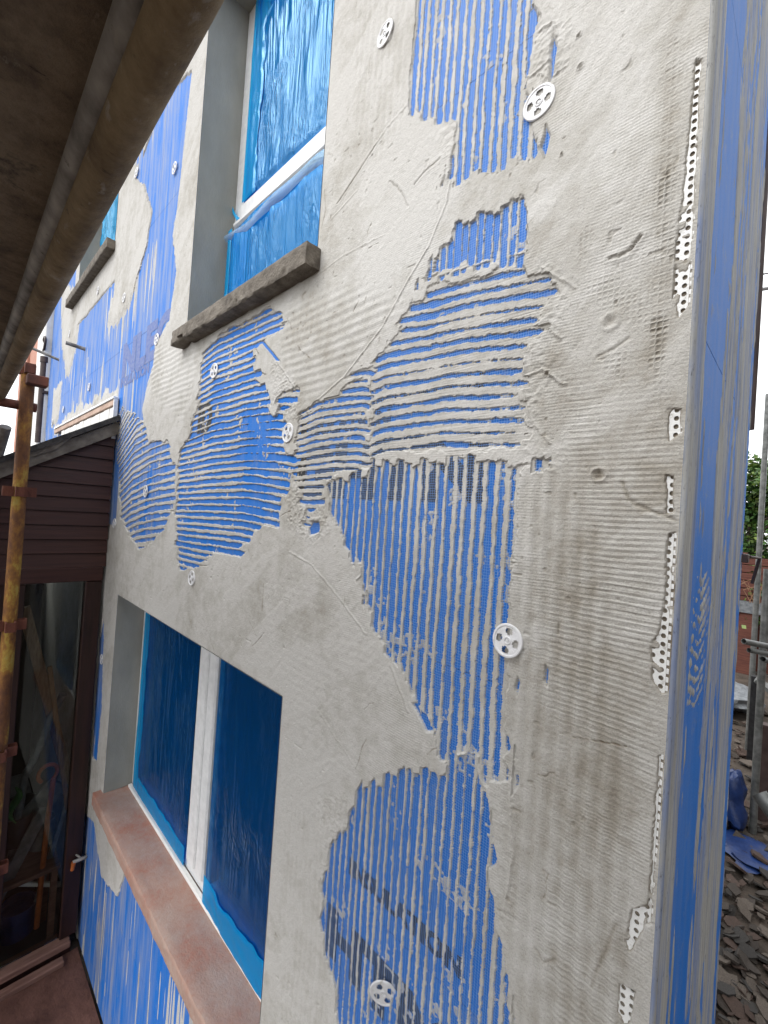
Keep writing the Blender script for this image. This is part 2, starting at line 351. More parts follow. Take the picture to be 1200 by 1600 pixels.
t.links.new(ramp(t, oi.outputs['Fac'], [(.32, (.020, .060, .012)), (.5, (.050, .120, .020)), (.68, (.14, .19, .03))]), b.inputs['Base Color']); b.inputs['Roughness'].default_value = .5
M['leaf'] = ma
M['bark'] = simple('bark', (.05, .04, .03), (.12, .09, .07), 20, .9, .004)
# ------------------------------------------------------------------ noise for height fields
_lat = np.random.RandomState(11).rand(8, 512, 512).astype(np.float32)
def vn(x, y, s=0):
    xi = np.floor(x).astype(np.int32); yi = np.floor(y).astype(np.int32)
    fx = (x-xi).astype(np.float32); fy = (y-yi).astype(np.float32)
    fx = fx*fx*(3-2*fx); fy = fy*fy*(3-2*fy)
    L = _lat[s % 8]; a, b_, c_, d_ = L[yi & 511, xi & 511], L[yi & 511, (xi+1) & 511], L[(yi+1) & 511, xi & 511], L[(yi+1) & 511, (xi+1) & 511]
    return (a*(1-fx)+b_*fx)*(1-fy)+(c_*(1-fx)+d_*fx)*fy-.5
def fbm(x, y, s=0, o=4):
    r_ = 0; a = 1.0
    for k in range(o): r_ = r_+a*vn(x*2**k+17.3*k, y*2**k+5.1*k, s+k); a *= .5
    return r_
def sst(a, b_, x): q = np.clip((x-a)/(b_-a), 0, 1); return q*q*(3-2*q)
def sdf(poly, x, z):
    """signed distance to a polygon, positive inside"""
    d = np.full(x.shape, 1e9); ins = np.zeros(x.shape, bool); n = len(poly)
    for i in range(n):
        ax, az = poly[i]; bx, bz = poly[(i+1) % n]; ex, ez = bx-ax, bz-az
        wx, wz = x-ax, z-az; q = np.clip((wx*ex+wz*ez)/(ex*ex+ez*ez+1e-12), 0, 1)
        d = np.minimum(d, (wx-q*ex)**2+(wz-q*ez)**2)
        cr = ((az > z) != (bz > z)) & (x < (bx-ax)*(z-az)/(bz-az+1e-12)+ax); ins ^= cr
    d = np.sqrt(d); return np.where(ins, d, -d)
def pdist(line, x, z):
    d = np.full(x.shape, 1e9)
    for i in range(len(line)-1):
        ax, az = line[i]; bx, bz = line[i+1]; ex, ez = bx-ax, bz-az
        wx, wz = x-ax, z-az; q = np.clip((wx*ex+wz*ez)/(ex*ex+ez*ez+1e-12), 0, 1)
        d = np.minimum(d, (wx-q*ex)**2+(wz-q*ez)**2)
    return np.sqrt(d)

# ------------------------------------------------------------------ openings of the front wall (x0, x1, z0, z1)
OP_UP = (-1.87, -0.91, 3.43, 5.05)
OP_LOW = (-2.61, -0.93, 1.045, 2.165)
OP_FAR = (-4.42, -3.26, 4.40, 5.30)
OPEN = [OP_UP, OP_LOW, OP_FAR]
WALL_X0, WALL_Z1 = -5.66, 6.2

# regions of exposed blue board on the wall (outlined in the photograph, laid out on the wall plane)
VERT = dict(
 A=dict(p=[(652,-40),(838,-40),(836,60),(834,130),(832,180),(838,215),(834,243),(790,256),(755,268),(700,285),(708,240),(716,195),(690,180),(660,188),(640,182),(642,120),(648,50)], pitch=.0212, b=.56),
 B=dict(p=[(700,382),(712,362),(740,345),(790,328),(815,320),(826,335),(832,370),(828,412),(700,437),(655,450),(678,400)], pitch=.0180, b=.80),
 D=dict(p=[(508,752),(530,745),(580,738),(585,718),(862,716),(862,735),(825,735),(818,770),(815,850),(808,900),(805,1000),(800,1100),(795,1235),(760,1225),(745,1180),(690,1180),(678,1140),(655,1120),(640,1070),(610,1020),(590,985),(572,940),(572,900),(560,875),(530,830),(515,800)], pitch=.0232, b=.50, bl=.72, xl=-.75, xr=-.30),
 E=dict(p=[(562,1245),(590,1222),(620,1207),(655,1200),(690,1200),(745,1180),(765,1240),(768,1330),(760,1380),(778,1420),(782,1450),(800,1500),(806,1560),(806,1680),(545,1680),(530,1580),(512,1500),(502,1440),(505,1360),(520,1310),(545,1280)], pitch=.0205, b=.70),
)
HORZ = dict(
 C1=dict(p=[(578,580),(610,535),(640,495),(665,437),(700,425),(832,398),(848,430),(872,465),(862,485),(864,512),(832,530),(826,620),(830,690),(872,695),(862,714),(578,718)],
   top=[(560,452),(673,437),(773,406),(870,385)], bot=[(560,711),(577,710),(690,694),(848,698),(880,699)], n=15.5, b=.26, bl=.36, xl=-.6, xr=-.25),
 C2=dict(p=[(470,650),(520,620),(545,598),(581,577),(581,737),(530,747),(510,760),(505,800),(480,822),(470,790),(458,740),(462,690)],
   top=[(440,650),(500,619),(590,603)], bot=[(440,742),(462,741),(520,735),(590,733)], n=10, b=.38),
 F=dict(p=[(318,552),(345,525),(395,505),(420,485),(440,482),(448,500),(436,520),(410,535),(398,550),(400,580),(415,600),(428,640),(445,610),(468,610),(470,640),(452,650),(450,700),(462,720),(455,760),(440,800),(436,825),(400,835),(372,870),(345,868),(318,885),(283,888),(275,850),(276,800),(280,720),(300,670),(315,610)],
   top=[(250,606),(300,575),(340,545),(392,522),(440,500),(480,488)], bot=[(250,810),(275,812),(330,815),(377,818),(420,828),(480,850)], n=26, b=.60, bmp=(402,735,.10,.20,.34)),
 G=dict(p=[(188,640),(222,655),(240,690),(262,690),(270,712),(278,740),(274,800),(240,850),(218,862),(205,840),(190,810),(188,760),(183,700)],
   top=[(178,738),(196,712),(212,690),(240,672),(280,655)], bot=[(178,862),(200,852),(215,846),(240,842),(280,840)], n=15, b=.56, bmp=(240,745,.12,.16,.25)),
)
PLAIN = [
 [(120,1255),(148,1285),(160,1370),(185,1400),(212,1320),(370,1700),(100,1700),(122,1480)],
 [(302,110),(294,180),(281,300),(272,370),(277,430),(266,500),(244,540),(241,570),(232,600),(224,640),(226,662),(185,655),(185,600),(198,520),(206,470),(216,430),(230,385),(238,330),(226,290),(212,280),(240,200),(270,140)],
 [(164,960),(163,1010),(160,1110),(152,1190),(144,1180),(150,1080),(156,1000)],
 [(646,1098),(660,1098),(680,1142),(668,1142)], [(854,1038),(859,1048),(857,1072),(852,1062)], [(811,1056),(815,1068),(810,1086),(806,1072)],
 [(866,58),(872,75),(866,118),(860,140),(861,90)], [(855,198),(861,215),(853,250),(847,232)], [(405,532),(414,534),(440,565),(432,565)],
 [(482,815),(500,815),(502,832),(486,836)], [(240,1345),(250,1352),(262,1440),(248,1420)],
]
MORT = [  # mortar patches on the far, mostly bare part
 [(195,230),(222,282),(238,330),(230,380),(215,430),(205,470),(192,498),(168,505),(171,480),(178,462),(187,395),(190,300)],
 [(96,440),(128,470),(122,510),(115,560),(105,590),(98,545)], [(120,640),(190,610),(188,640),(150,645),(95,675),(85,672)],
 [(84,610),(96,600),(92,650),(80,668)],
]
BEADX = [
 [(1088,100),(1096,100),(1092,180),(1084,330),(1078,478),(1062,498),(1054,470),(1057,400),(1066,330),(1076,240)],
 [(1045,640),(1066,640),(1064,675),(1048,690)], [(1042,742),(1054,745),(1052,800),(1044,802)],
 [(1045,832),(1058,832),(1053,1000),(1048,1075),(1035,1082),(1021,1062),(1018,1003),(1030,990),(1041,940)],
 [(990,1418),(1012,1410),(1008,1448),(985,1482),(979,1460)], [(972,1535),(992,1545),(986,1592),(963,1604)],
 [(1032,1180),(1038,1180),(1019,1440),(1011,1440)],
]
PITS = [([(1040,-40),(1068,-40),(1064,150),(1054,300),(1052,450),(1044,560),(1036,660),(1018,600),(1022,420),(1038,200)], 2.3), ([(905,360),(1000,335),(1035,400),(1035,520),(960,500),(895,470)], .7),
        ([(955,555),(985,560),(980,625),(962,620)], 1.8), ([(878,590),(905,590),(900,660),(876,650)], 1.6)]
RIBS = [([(870,540),(1070,540),(1062,1000),(1020,1500),(960,1700),(850,1700),(840,1000)], .48)]
TORN = [([(826,395),(875,420),(895,480),(880,560),(830,690),(815,600),(830,520)], 1.6), ([(455,760),(505,770),(520,830),(490,850),(450,820)], 2.2), ([(832,40),(895,30),(890,130),(840,150)], 1.8), ([(425,560),(470,600),(470,660),(430,650)], 1.8),
        ([(500,1240),(560,1240),(560,1330),(500,1400)], 1.2), ([(770,1220),(810,1220),(815,1560),(780,1480)], .9), ([(820,690),(880,690),(880,740),(820,740)], 1.4), ([(690,180),(730,170),(725,290),(690,290)], 1.2)]
GHOSTV = [([(812,740),(905,735),(950,900),(985,1200),(1000,1640),(800,1700),(790,1240),(806,1000)], 1.1, .0240), ([(556,-40),(650,-40),(640,190),(590,270),(550,200)], .5, .021), ([(445,1250),(560,1250),(510,1640),(440,1640)], .5, .02)]
GHOSTH = [([(450,470),(560,440),(640,470),(560,570),(480,640),(440,560)], .7, .024), ([(230,540),(320,540),(290,660),(240,620)], .7, .026), ([(380,900),(520,880),(620,1040),(560,1200),(470,1130)], .12, .022)]
SEAMS = [([(706,288),(700,320),(672,388),(640,440),(600,512),(540,590),(466,655)], 1.4), ([(408,528),(440,572),(468,612)], 1.2), ([(455,862),(490,882),(530,930),(575,990)], 1.0), ([(566,870),(575,892),(560,905)], 2.2),
 ([(955,406),(972,402),(988,392),(1003,372)], -3.0), ([(975,755),(985,782),(1010,795),(1058,812)], -1.6), ([(935,560),(965,545),(985,530)], -1.2), ([(590,228),(560,275),(530,320)], -1.6), ([(640,165),(605,205),(588,230)], 1.2),
 ([(612,285),(628,300),(640,325)], -1.6), ([(690,250),(665,272),(650,290)], -1.4), ([(850,420),(880,440),(900,452)], 1.6), ([(830,520),(860,515),(880,530)], 1.8), ([(822,590),(850,578),(884,602)], 2.0), ([(822,560),(820,600),(828,650),(862,694)], 1.4),
 ([(842,120),(860,128),(884,110)], 2.0), ([(820,128),(838,118),(866,92)], 2.0), ([(846,52),(866,40),(872,60)], 1.8), ([(510,300),(512,330),(505,360)], -1.2), ([(520,345),(560,300)], .8), ([(500,430),(540,400),(600,370)], .7), ([(610,1030),(600,990),(575,940)], 1.8), ([(640,1110),(612,1035)], 1.8),
 ([(500,1110),(560,1200)], .5), ([(330,640),(285,700)], 1.0), ([(346,600),(318,680)], 1.2), ([(800,1240),(806,1330),(790,1420)], 1.2), ([(840,1480),(852,1500),(868,1496)], -1.2), ([(925,1540),(945,1490),(965,1440)], -.9)]
HOLES = [(938,742,.006,3.5),(500,822,.012,3),(955,505,.008,3),(858,585,.003,3),(697,1120,.003,3),(880,245,.002,3),(906,60,.0025,3),(908,110,.003,3),(585,205,.003,2),(300,655,.004,2)]

_rs = random.Random(21); SCR = []
for i_ in range(150):
    cx_, cz_ = _rs.uniform(-2.6, -.06), _rs.uniform(1.4, 4.3); an = _rs.choice((.9, .9, 1.5, .5, -.7))+_rs.uniform(-.3, .3); l_ = _rs.uniform(.012, .09)
    pts_ = [(cx_+l_*q*math.cos(an)+_rs.uniform(-.003, .003), cz_+l_*q*math.sin(an)+_rs.uniform(-.003, .003)) for q in (-.5, -.2, .15, .5)]
    SCR.append((np.array(pts_), _rs.choice((-1.2, -.9, -.6, .4, .5)), _rs.uniform(.0008, .0016)))
def height(x, z, detail=True):
    """mortar height in mm above the face of the boards, and its dampness tone; x, z 1-D arrays on the wall"""
    n = x.size; und = fbm(x*3.1, z*3.1, 0, 4)
    h = 6.2 + 1.6*und + .40*fbm(x*22, z*14, 3, 3) + .28*fbm(x*150, z*150, 2, 2)
    # trowel strokes
    a = .6*x+.8*z; b_ = .8*x-.6*z
    h += .5*vn(a*9, b_*120, 4)*sst(-.1, .25, vn(x*2.3, z*2.3, 5)) + .45*vn(x*6, z*90, 6)*sst(0, .3, vn(x*1.7+9, z*1.9, 1))
    tone = .14 + .55*np.clip(und, -.4, .5)*.5
    wob = .006*fbm(x*45, z*45, 5, 3) + .004*vn(x*220, z*220, 6)
    rough = fbm(x*110, z*110, 1, 2)
    def box(poly, mg):
        lo = poly.min(0)-mg; hi = poly.max(0)+mg
        return np.nonzero((x > lo[0]) & (x < hi[0]) & (z > lo[1]) & (z < hi[1]))[0]
    for pl, amp in RIBS:
        P = WP(pl); I = box(P, .05)
        if I.size:
            k = sst(-.02, .05, sdf(P, x[I], z[I])); zz = z[I]+.006*fbm(x[I]*9, z[I]*9, 2, 2)
            msk = .35+.9*sst(-.25, .25, fbm(x[I]*8, z[I]*4, 7, 2))
            h[I] += amp*k*msk*(np.abs(np.mod(zz/.0088, 1)-.5)*4-1)
            tone[I] += .10*k
    for pl, amp, pit in GHOSTV:
        P = WP(pl); I = box(P, .05)
        if I.size:
            k = sst(-.02, .03, sdf(P, x[I], z[I])); c_ = np.cos(2*np.pi*(x[I]+.004*fbm(x[I]*3, z[I]*5, 3, 2))/pit)
            h[I] += amp*k*c_; tone[I] += k*(.07-.07*c_)*min(1, amp)
    for pl, amp, pit in GHOSTH:
        P = WP(pl); I = box(P, .05)
        if I.size:
            k = sst(-.02, .04, sdf(P, x[I], z[I])); h[I] += amp*k*np.cos(2*np.pi*(z[I]+.01*fbm(x[I]*5, z[I]*3, 3, 2))/pit)
    for pl, lip in SEAMS:
        P = WP(pl); I = box(P, .03)
        if I.size:
            d = pdist(P, x[I]+.4*wob[I], z[I]+.4*wob[I]); h[I] += lip*np.exp(-(d/.0022)**2)*(1+.8*rough[I]) - .35*lip*np.exp(-((d-.006)/.004)**2)
            if lip < 0: tone[I] += .25*np.exp(-(d/.003)**2)
    for P, lip, wd in SCR:
        I = box(P, .012)
        if I.size:
            d = pdist(P, x[I]+.3*wob[I], z[I]+.3*wob[I]); g_ = np.exp(-(d/wd)**2)*(.6+1.4*np.clip(vn(x[I]*70, z[I]*70, 2)+.3, 0, 1)); h[I] += lip*g_
            if lip < 0: tone[I] += .5*g_
    pn = sst(.40, .47, vn(x*70, z*70, 3))*sst(.0, .2, vn(x*5, z*5, 2)+.1); h -= 1.4*pn; tone = tone+.2*pn
    sw = sst(.05, .35, fbm((.8*x+.6*z)*3, (.6*x-.8*z)*16, 5, 3)); h += .5*sw; tone = tone-.16*sw
    for pl, amp in TORN:
        P = WP(pl); I = box(P, .03)
        if I.size:
            k = sst(-.015, .015, sdf(P, x[I], z[I])); a_ = x[I]*70+z[I]*20; c_ = z[I]*85-x[I]*15
            h[I] += .55*amp*k*(1.1-4*np.abs(vn(a_, c_, 3))+1.4*vn(a_*2.6, c_*2.6, 5))
    for pl, amp in PITS:
        P = WP(pl); I = box(P, .03)
        if I.size:
            k = sst(-.012, .028, sdf(P, x[I], z[I])+2.5*wob[I])*(.35+.9*sst(-.2, .2, vn(x[I]*24, z[I]*24, 5))); g = .0086
            u_ = np.abs(np.mod(x[I]/g, 1)-.5)*2; v_ = np.abs(np.mod(z[I]/g, 1)-.5)*2
            pit = (1-sst(.45, .8, u_))*(1-sst(.45, .8, v_))
            h[I] += -amp*k*pit+.3*k; tone[I] += k*(.03+.085*amp)*(.15+1.0*pit)
    # far part of the wall: mostly bare blue board with thin streaks
    far = sst(-2.74, -2.80, x)*sst(2.4, 2.6, z)
    I = np.nonzero(far > 0)[0]
    if I.size:
        s_ = vn(x[I]*26, z[I]*1.6, 2)+.6*vn(x[I]*90, z[I]*4, 3)+.7*fbm(x[I]*2.2, z[I]*1.8, 6, 3)
        bare = -1.5+7.0*np.clip(s_-.13, 0, .5)
        for pl in MORT:
            P = WP(pl); d = sdf(P, x[I], z[I])+3*wob[I]+.07*vn(x[I]*26, z[I]*3.5, 4)+.04*vn(x[I]*80, z[I]*9, 6); bare = np.maximum(bare, -1.5+7.5*sst(-.05, .05, d))
        d = np.full(I.size, -9.0)
        for (x0, x1, z0, z1) in (OP_FAR,):
            d = np.maximum(d, .16-np.maximum(np.maximum(x0-x[I], x[I]-x1), np.maximum(z0-z[I]-.1, z[I]-z1)))
        bare = np.maximum(bare, -1.5+7.5*sst(-.01, .01, d+2*wob[I]+.02*vn(x[I]*9, z[I]*3, 1)))
        h[I] = h[I]*(1-far[I])+bare*far[I]
    for pl in PLAIN:
        P = WP(pl); I = box(P, .05)
        if not I.size: continue
        big = (P.max(0)-P.min(0)).max() > .3
        k = sst(-.003, .004, sdf(P, x[I], z[I])+(1.6 if big else .25)*wob[I]+(.010*vn(x[I]*60, z[I]*6, 3) if big else 0))
        if big:
            s_ = vn(x[I]*30, z[I]*1.8, 5)+.6*vn(x[I]*95, z[I]*4, 3)+.35*fbm(x[I]*3, z[I]*2.5, 2, 2); tgt = -1.6+7*np.clip(s_-(.08 if P[:, 1].max() < 1.6 else .20), 0, .45)
        else: tgt = -1.5
        h[I] = h[I]*(1-k)+tgt*k
    def hsh(k, s_): return vn(k*1.37+.5+s_*3.1, k*.61+.5+s_, s_)*2
    def ridge(I, phase, bfrac, P, along, across, stag, serr, tp=2.6, bmp=None):
        ch = np.round(phase)
        d = sdf(P, x[I], z[I])+1.0*wob[I]+.014*vn(x[I]*38, z[I]*38, 2)+.022*vn(x[I]*11, z[I]*11, 6)+stag*hsh(ch, 2)
        k = sst(-.002, .003, d)
        tri = np.abs(np.mod(phase, 1)-.5)*2           # 0 in the ridge middle .. 1 in the channel
        var = .16*hsh(ch, 5)+.36*vn(along*8, ch*3.7, 3)+.20*vn(along*24, ch*5.1, 4)+.24*rough[I]+.16*vn(x[I]*320, z[I]*320, 0)
        if bmp is not None:
            cx_, cz_ = W(bmp[0], bmp[1]); var = var+bmp[4]*np.exp(-((x[I]-cx_)/bmp[2])**2-((z[I]-cz_)/bmp[3])**2)
        bb = bfrac+var+serr*np.sin(2*np.pi*along/.0052+1.5*vn(x[I]*20, z[I]*20, 1))-.45*np.exp(-np.maximum(d, 0)/.005)
        s_ = (1-bb)-tri
        top = tp+.7*vn(along*7, across*330, 6)+.2*vn(along*45, across*200, 7)+.3*vn(along*3, ch*2.3, 1)
        tear = sst(.22, .40, fbm(x[I]*16, z[I]*16, 3, 3)); hr = np.clip(s_*60, -1.6, top)+tear*np.clip(top-1.2-np.clip(s_*60, -1.6, top), 0, 3)*sst(-.1, .25, vn(x[I]*130, z[I]*130, 2))
        e_ = sst(.004, -.001, d)
        h[I] = np.maximum(h[I]*(1-k)+hr*k, np.where(d < .004, h[I]*e_-1.6*(1-e_), -9)); tone[I] = tone[I]*(1-k)+(.16+.12*var)*k
    for nm, g in VERT.items():
        P = WP(g['p']); I = box(P, .05)
        if not I.size: continue
        xx = x[I]+.0030*vn(x[I]*3, z[I]*7, 1)+.0024*vn(x[I]*30, z[I]*16, 2)+.0016*vn(x[I]*60, z[I]*60, 3)
        b_ = g['b'] if 'bl' not in g else g['bl']+(g['b']-g['bl'])*sst(g['xl'], g['xr'], x[I])
        ridge(I, xx/g['pitch'], b_, P, z[I], x[I], .016, .07)
    for nm, g in HORZ.items():
        P = WP(g['p']); I = box(P, .05)
        if not I.size: continue
        T = WP(g['top']); B = WP(g['bot'])
        T = T[T[:, 0].argsort()]; B = B[B[:, 0].argsort()]
        zt = np.interp(x[I], T[:, 0], T[:, 1]); zb = np.interp(x[I], B[:, 0], B[:, 1])
        zz = z[I]+.0030*vn(x[I]*10, z[I]*6, 1)+.0020*vn(x[I]*26, z[I]*30, 2)+.0014*vn(x[I]*60, z[I]*70, 3)
        if nm in ('C1', 'C2'): zz = zz+.008*np.exp(-((x[I]-W(582, 650)[0])/.03)**2)
        b_ = g['b'] if 'bl' not in g else g['bl']+(g['b']-g['bl'])*sst(g['xl'], g['xr'], x[I])
        ridge(I, g['n']*(zz-zb)/(zt-zb), b_, P, x[I], z[I], .022, .03, 3.5, g.get('bmp'))
    for pl in BEADX:
        P = WP(pl); I = box(P, .02)
        if I.size:
            k = sst(-.002, .002, sdf(P, x[I], z[I])+.5*wob[I]); sm = sst(.26, .40, fbm(x[I]*55, z[I]*55, 4, 2)); h[I] = h[I]*(1-k)+(1.2+.8*rough[I]+3.6*sm)*k; tone[I] = tone[I]*(1-k)+(.95-.6*sm)*k
    for px, py, r_, dp in HOLES:
        cx, cz = W(px, py); I = np.nonzero((np.abs(x-cx) < .04) & (np.abs(z-cz) < .04))[0]
        if I.size:
            d = np.hypot(x[I]-cx, z[I]-cz)+.6*wob[I]; h[I] += -dp*np.exp(-(d/r_)**2)+.5*dp*np.exp(-((d-1.6*r_)/(.5*r_))**2); tone[I] += .3*np.exp(-(d/r_)**2)
    # smooth margins round the openings and at the corner
    for (x0, x1, z0, z1) in OPEN:
        d = np.maximum(np.maximum(x0-x, x-x1), np.maximum(z0-z, z-z1)); k = np.exp(-(np.maximum(d, 0)/.012)**2)*(np.abs(d) < .05)
        h = h*(1-k)+6.0*k
    k = np.exp(-((x+.0)/.005)**2); h = h*(1-k)+6.0*k
    # damp and dry patches of the coat
    for px, py, rx, rz, a_ in ((860,1000,.10,.42,.09),(1048,260,.022,.30,.16),(1030,560,.02,.14,.10),(870,620,.05,.10,.16),(780,230,.10,.08,.12),(640,330,.12,.12,-.12),(920,60,.10,.2,-.22),(420,620,.14,.14,-.10),(270,560,.12,.3,-.16),(500,1000,.25,.2,.05),(480,1400,.1,.5,.04),(520,200,.12,.4,-.10),(960,1300,.06,.4,.05),(850,560,.05,.1,.15)):
        cx, cz = W(px, py); tone = tone+a_*np.exp(-((x-cx)/rx)**2-((z-cz)/rz)**2)
    return h, tone

def axis(segs, extra):
    v = []
    for a, b_, s_ in segs: v += list(np.arange(a, b_, s_))
    v.append(segs[-1][1]); v = np.array(sorted(v))
    for e in extra: v[np.abs(v-e).argmin()] = e
    v = np.unique(v); ex = set(float(e) for e in extra); ok = [v[0]]
    for i in range(1, len(v)-1):
        if v[i]-ok[-1] < .45*(v[i+1]-v[i]) or v[i]-ok[-1] < .0009:
            if float(v[i]) in ex: ok[-1] = v[i]
            continue
        ok.append(v[i])
    return np.array(ok+[v[-1]])
GX = axis([(WALL_X0, -3.2, .016), (-3.2, -2.6, .0075), (-2.6, -1.9, .0050), (-1.9, -1.1, .0034), (-1.1, -.7, .0026), (-.7, -.0003, .0021)], [c_ for q in OPEN for c_ in q[:2]])
GZ = axis([(.015, 1.25, .0062), (1.25, 1.75, .0034), (1.75, 3.65, .0023), (3.65, 4.2, .0036), (4.2, WALL_Z1, .0095)], [c_ for q in OPEN for c_ in q[2:]])
def in_frame(x, z, mg):
    P = np.stack([x-CAM[0], np.full_like(x, -CAM[1]), z-CAM[2]], -1); dz = P @ _F
    u_ = 600+F_PX*(P @ _R)/dz; v_ = 800-F_PX*(P @ _V)/dz
    return (dz > .05) & (u_ > -mg) & (u_ < 1200+mg) & (v_ > -mg) & (v_ < 1600+mg)
def field_mesh(name, mat, gx, gz, fn, keep, place, parent, label=None):
    XX, ZZ = np.meshgrid(gx, gz, indexing='ij'); nx, nz = XX.shape
    use = keep(XX.ravel(), ZZ.ravel())
    h = np.full(nx*nz, -2.0); tn = np.zeros(nx*nz); I = np.nonzero(use)[0]
    h[I], tn[I] = fn(XX.ravel()[I], ZZ.ravel()[I])
    idx = np.arange(nx*nz).reshape(nx, nz)
    q = np.stack([idx[:-1, :-1], idx[1:, :-1], idx[1:, 1:], idx[:-1, 1:]], -1).reshape(-1, 4)
    ok = use[q].all(1) & (h[q].max(1) > -.3)
    q = q[ok]
    cxm = XX.ravel()[q].mean(1); czm = ZZ.ravel()[q].mean(1); ins = np.zeros(len(q), bool)
    if place == 'front':
        for (x0, x1, z0, z1) in OPEN: ins |= (cxm > x0) & (cxm < x1) & (czm > z0) & (czm < z1)
    q = q[~ins]
    u_, inv = np.unique(q.ravel(), return_inverse=True); q = inv.reshape(-1, 4)
    X, Z, H, T = XX.ravel()[u_], ZZ.ravel()[u_], h[u_]/1000, tn[u_]
    co = np.stack([X, -H, Z], -1) if place == 'front' else np.stack([H, X, Z], -1)
    if place != 'front': pass
    me = bpy.data.meshes.new(name); me.vertices.add(len(co)); me.vertices.foreach_set('co', co.astype(np.float32).ravel())
    me.loops.add(len(q)*4); me.loops.foreach_set('vertex_index', q.ravel().astype(np.int32))
    me.polygons.add(len(q)); me.polygons.foreach_set('loop_start', (np.arange(len(q))*4).astype(np.int32)); me.polygons.foreach_set('loop_total', np.full(len(q), 4, np.int32))
    me.polygons.foreach_set('use_smooth', np.full(len(q), place != 'front'))
    a = me.attributes.new('tone', 'FLOAT', 'POINT'); a.data.foreach_set('value', T.astype(np.float32))
    me.update(calc_edges=True); me.materials.append(mat)
    o = bpy.data.objects.new(name, me); link(o, parent)
    if label: o['label'] = label
    return o, len(q)

house = empty('house', (0, 0, 0))
tag(house, 'house wall of blue insulation boards under half trowelled grey basecoat', 'house')
fo, nq = field_mesh('front_basecoat', M['mortar'], GX, GZ, height, lambda x, z: in_frame(x, z, 70), 'front', house, 'ridged grey basecoat on the long front wall')
print('front quads', nq)
cgx = axis([(WALL_X0, -.002, .03)], [c_ for q in OPEN for c_ in q[:2]]); cgz = axis([(.015, WALL_Z1, .03)], [c_ for q in OPEN for c_ in q[2:]])
for sg in (1, -1):
    fo2, nq2 = field_mesh('outer_basecoat', M['mortar'], cgx, cgz, height, lambda x, z: ~in_frame(x, z, 10) & ((z-2.7)*sg > 0), 'front', house)
    fo2.location.y = .0012

# side wall round the corner (coordinates: y along the wall, z up)
SIDE_Y = .86
def side_height(y, z):
    zz = z+.10*vn(y*6, z*.8, 4); y0_ = y; y = y+sst(.10, .16, y)*(.075*vn(z*1.3+4, z*0+.5, 2)+.05*vn(z*3.1, y*3, 5)+.03*vn(z*7, y*9, 6))
    s_ = .8*vn(y*40, zz*.9, 1)+.9*vn(y*130, zz*2.6, 2)+.5*vn(y*60, zz*9, 7)+.5*fbm(y*6, zz*1.1, 3, 2)
    bias = .75*sst(.10, .13, y)*sst(.36, .28, y)-.35*np.exp(-((y-.44)/.07)**2)+.55*np.exp(-((y-.53)/.035)**2)-.6*sst(.56, .60, y)*sst(.78, .74, y)+.5*sst(.78, .82, y)
    bias = bias*(.55+1.3*np.clip(vn(z*1.6+2, y*4, 3)+.45, 0, 1)); y = y0_
    s_ = -1.15*s_-.75*bias+.02
    s_ = s_+.30*vn(y*170, z*22, 0)+.25*fbm(y*60, z*26, 6, 3)
    h = np.clip(s_*9, -1.6, 1.3)
    # chevron trowel marks
    k = sst(.16, .06, np.abs(z-2.52))*np.exp(-((y-.22)/.09)**4)
    ph = (z-.30*np.abs(y-.21)+.02*vn(y*14, z*9, 3))/.021
    h = h*(1-k)+k*np.clip(((.38+.7*vn(y*22, z*14, 5)+.7*vn(y*90, z*60, 6)+.4*vn(y*170, z*110, 1))-np.abs(np.mod(ph, 1)-.5)*2)*9, -1.6, 1.8)
    e = np.exp(-(y/.095)**6); h = h*(1-e)+e*(3.2+.8*vn(y*90, z*2, 4))
    h = h+.25*vn(y*160, z*60, 5)
    k = np.exp(-(y/.004)**2); h = h*(1-k)+6*k
    return h, .40+.35*vn(y*30, z*1.3, 7)+.12*sst(.2, .5, y)*sst(.56, .5, y)-.25*sst(.56, .62, y)
sgy = axis([(.0003, .25, .0045), (.25, SIDE_Y, .0075)], []); sgz = axis([(.015, 1.4, .012), (1.4, 4.1, .0065), (4.1, WALL_Z1, .03)], [])
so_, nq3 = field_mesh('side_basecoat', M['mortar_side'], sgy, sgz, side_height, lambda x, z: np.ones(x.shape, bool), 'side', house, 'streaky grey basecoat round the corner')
print('side quads', nq3)

# blue boards, each one an object
def rect_minus(r_, holes):
    out = [r_]
    for (hx0, hx1, hz0, hz1) in holes:
        nw = []
        for (x0, x1, z0, z1) in out:
            if hx1 <= x0 or hx0 >= x1 or hz1 <= z0 or hz0 >= z1: nw.append((x0, x1, z0, z1)); continue
            if hx0 > x0: nw.append((x0, hx0, z0, z1))
            if hx1 < x1: nw.append((hx1, x1, z0, z1))
            a, b_ = max(x0, hx0), min(x1, hx1)
            if hz0 > z0: nw.append((a, b_, z0, hz0))
            if hz1 < z1: nw.append((a, b_, hz1, z1))
        out = nw
    return out
zc = 0.012; row = 0
while zc < WALL_Z1:
    z1 = min(zc+.6, WALL_Z1); xc = 0.0; off = (.62, 1.2)[row % 2]
    xs = [0.0]; q = -off
    while q > WALL_X0: xs.append(q); q -= 1.2
    xs.append(WALL_X0)
    for i in range(len(xs)-1):
        parts = rect_minus((xs[i+1]+.0008, xs[i]-.0008, zc+.0008, z1-.0008), OPEN)
        if not parts: continue
        mb = MB(); dy = rng.uniform(-.0003, .0003)
        for (a, b_, c_, d_) in parts: mb.box((a, dy, c_), (b_, .10, d_))
        mb.build('insulation_board', M['board'], house)
    for (a, b_) in ((.101, .70 if row % 2 else SIDE_Y), (.7016, SIDE_Y)) if row % 2 else ((.101, SIDE_Y),):
        MB().box((-.10, a, zc+.0008), (-.0004, b_, z1-.0008)).build('insulation_board', M['board'], house)
    zc = z1; row += 1
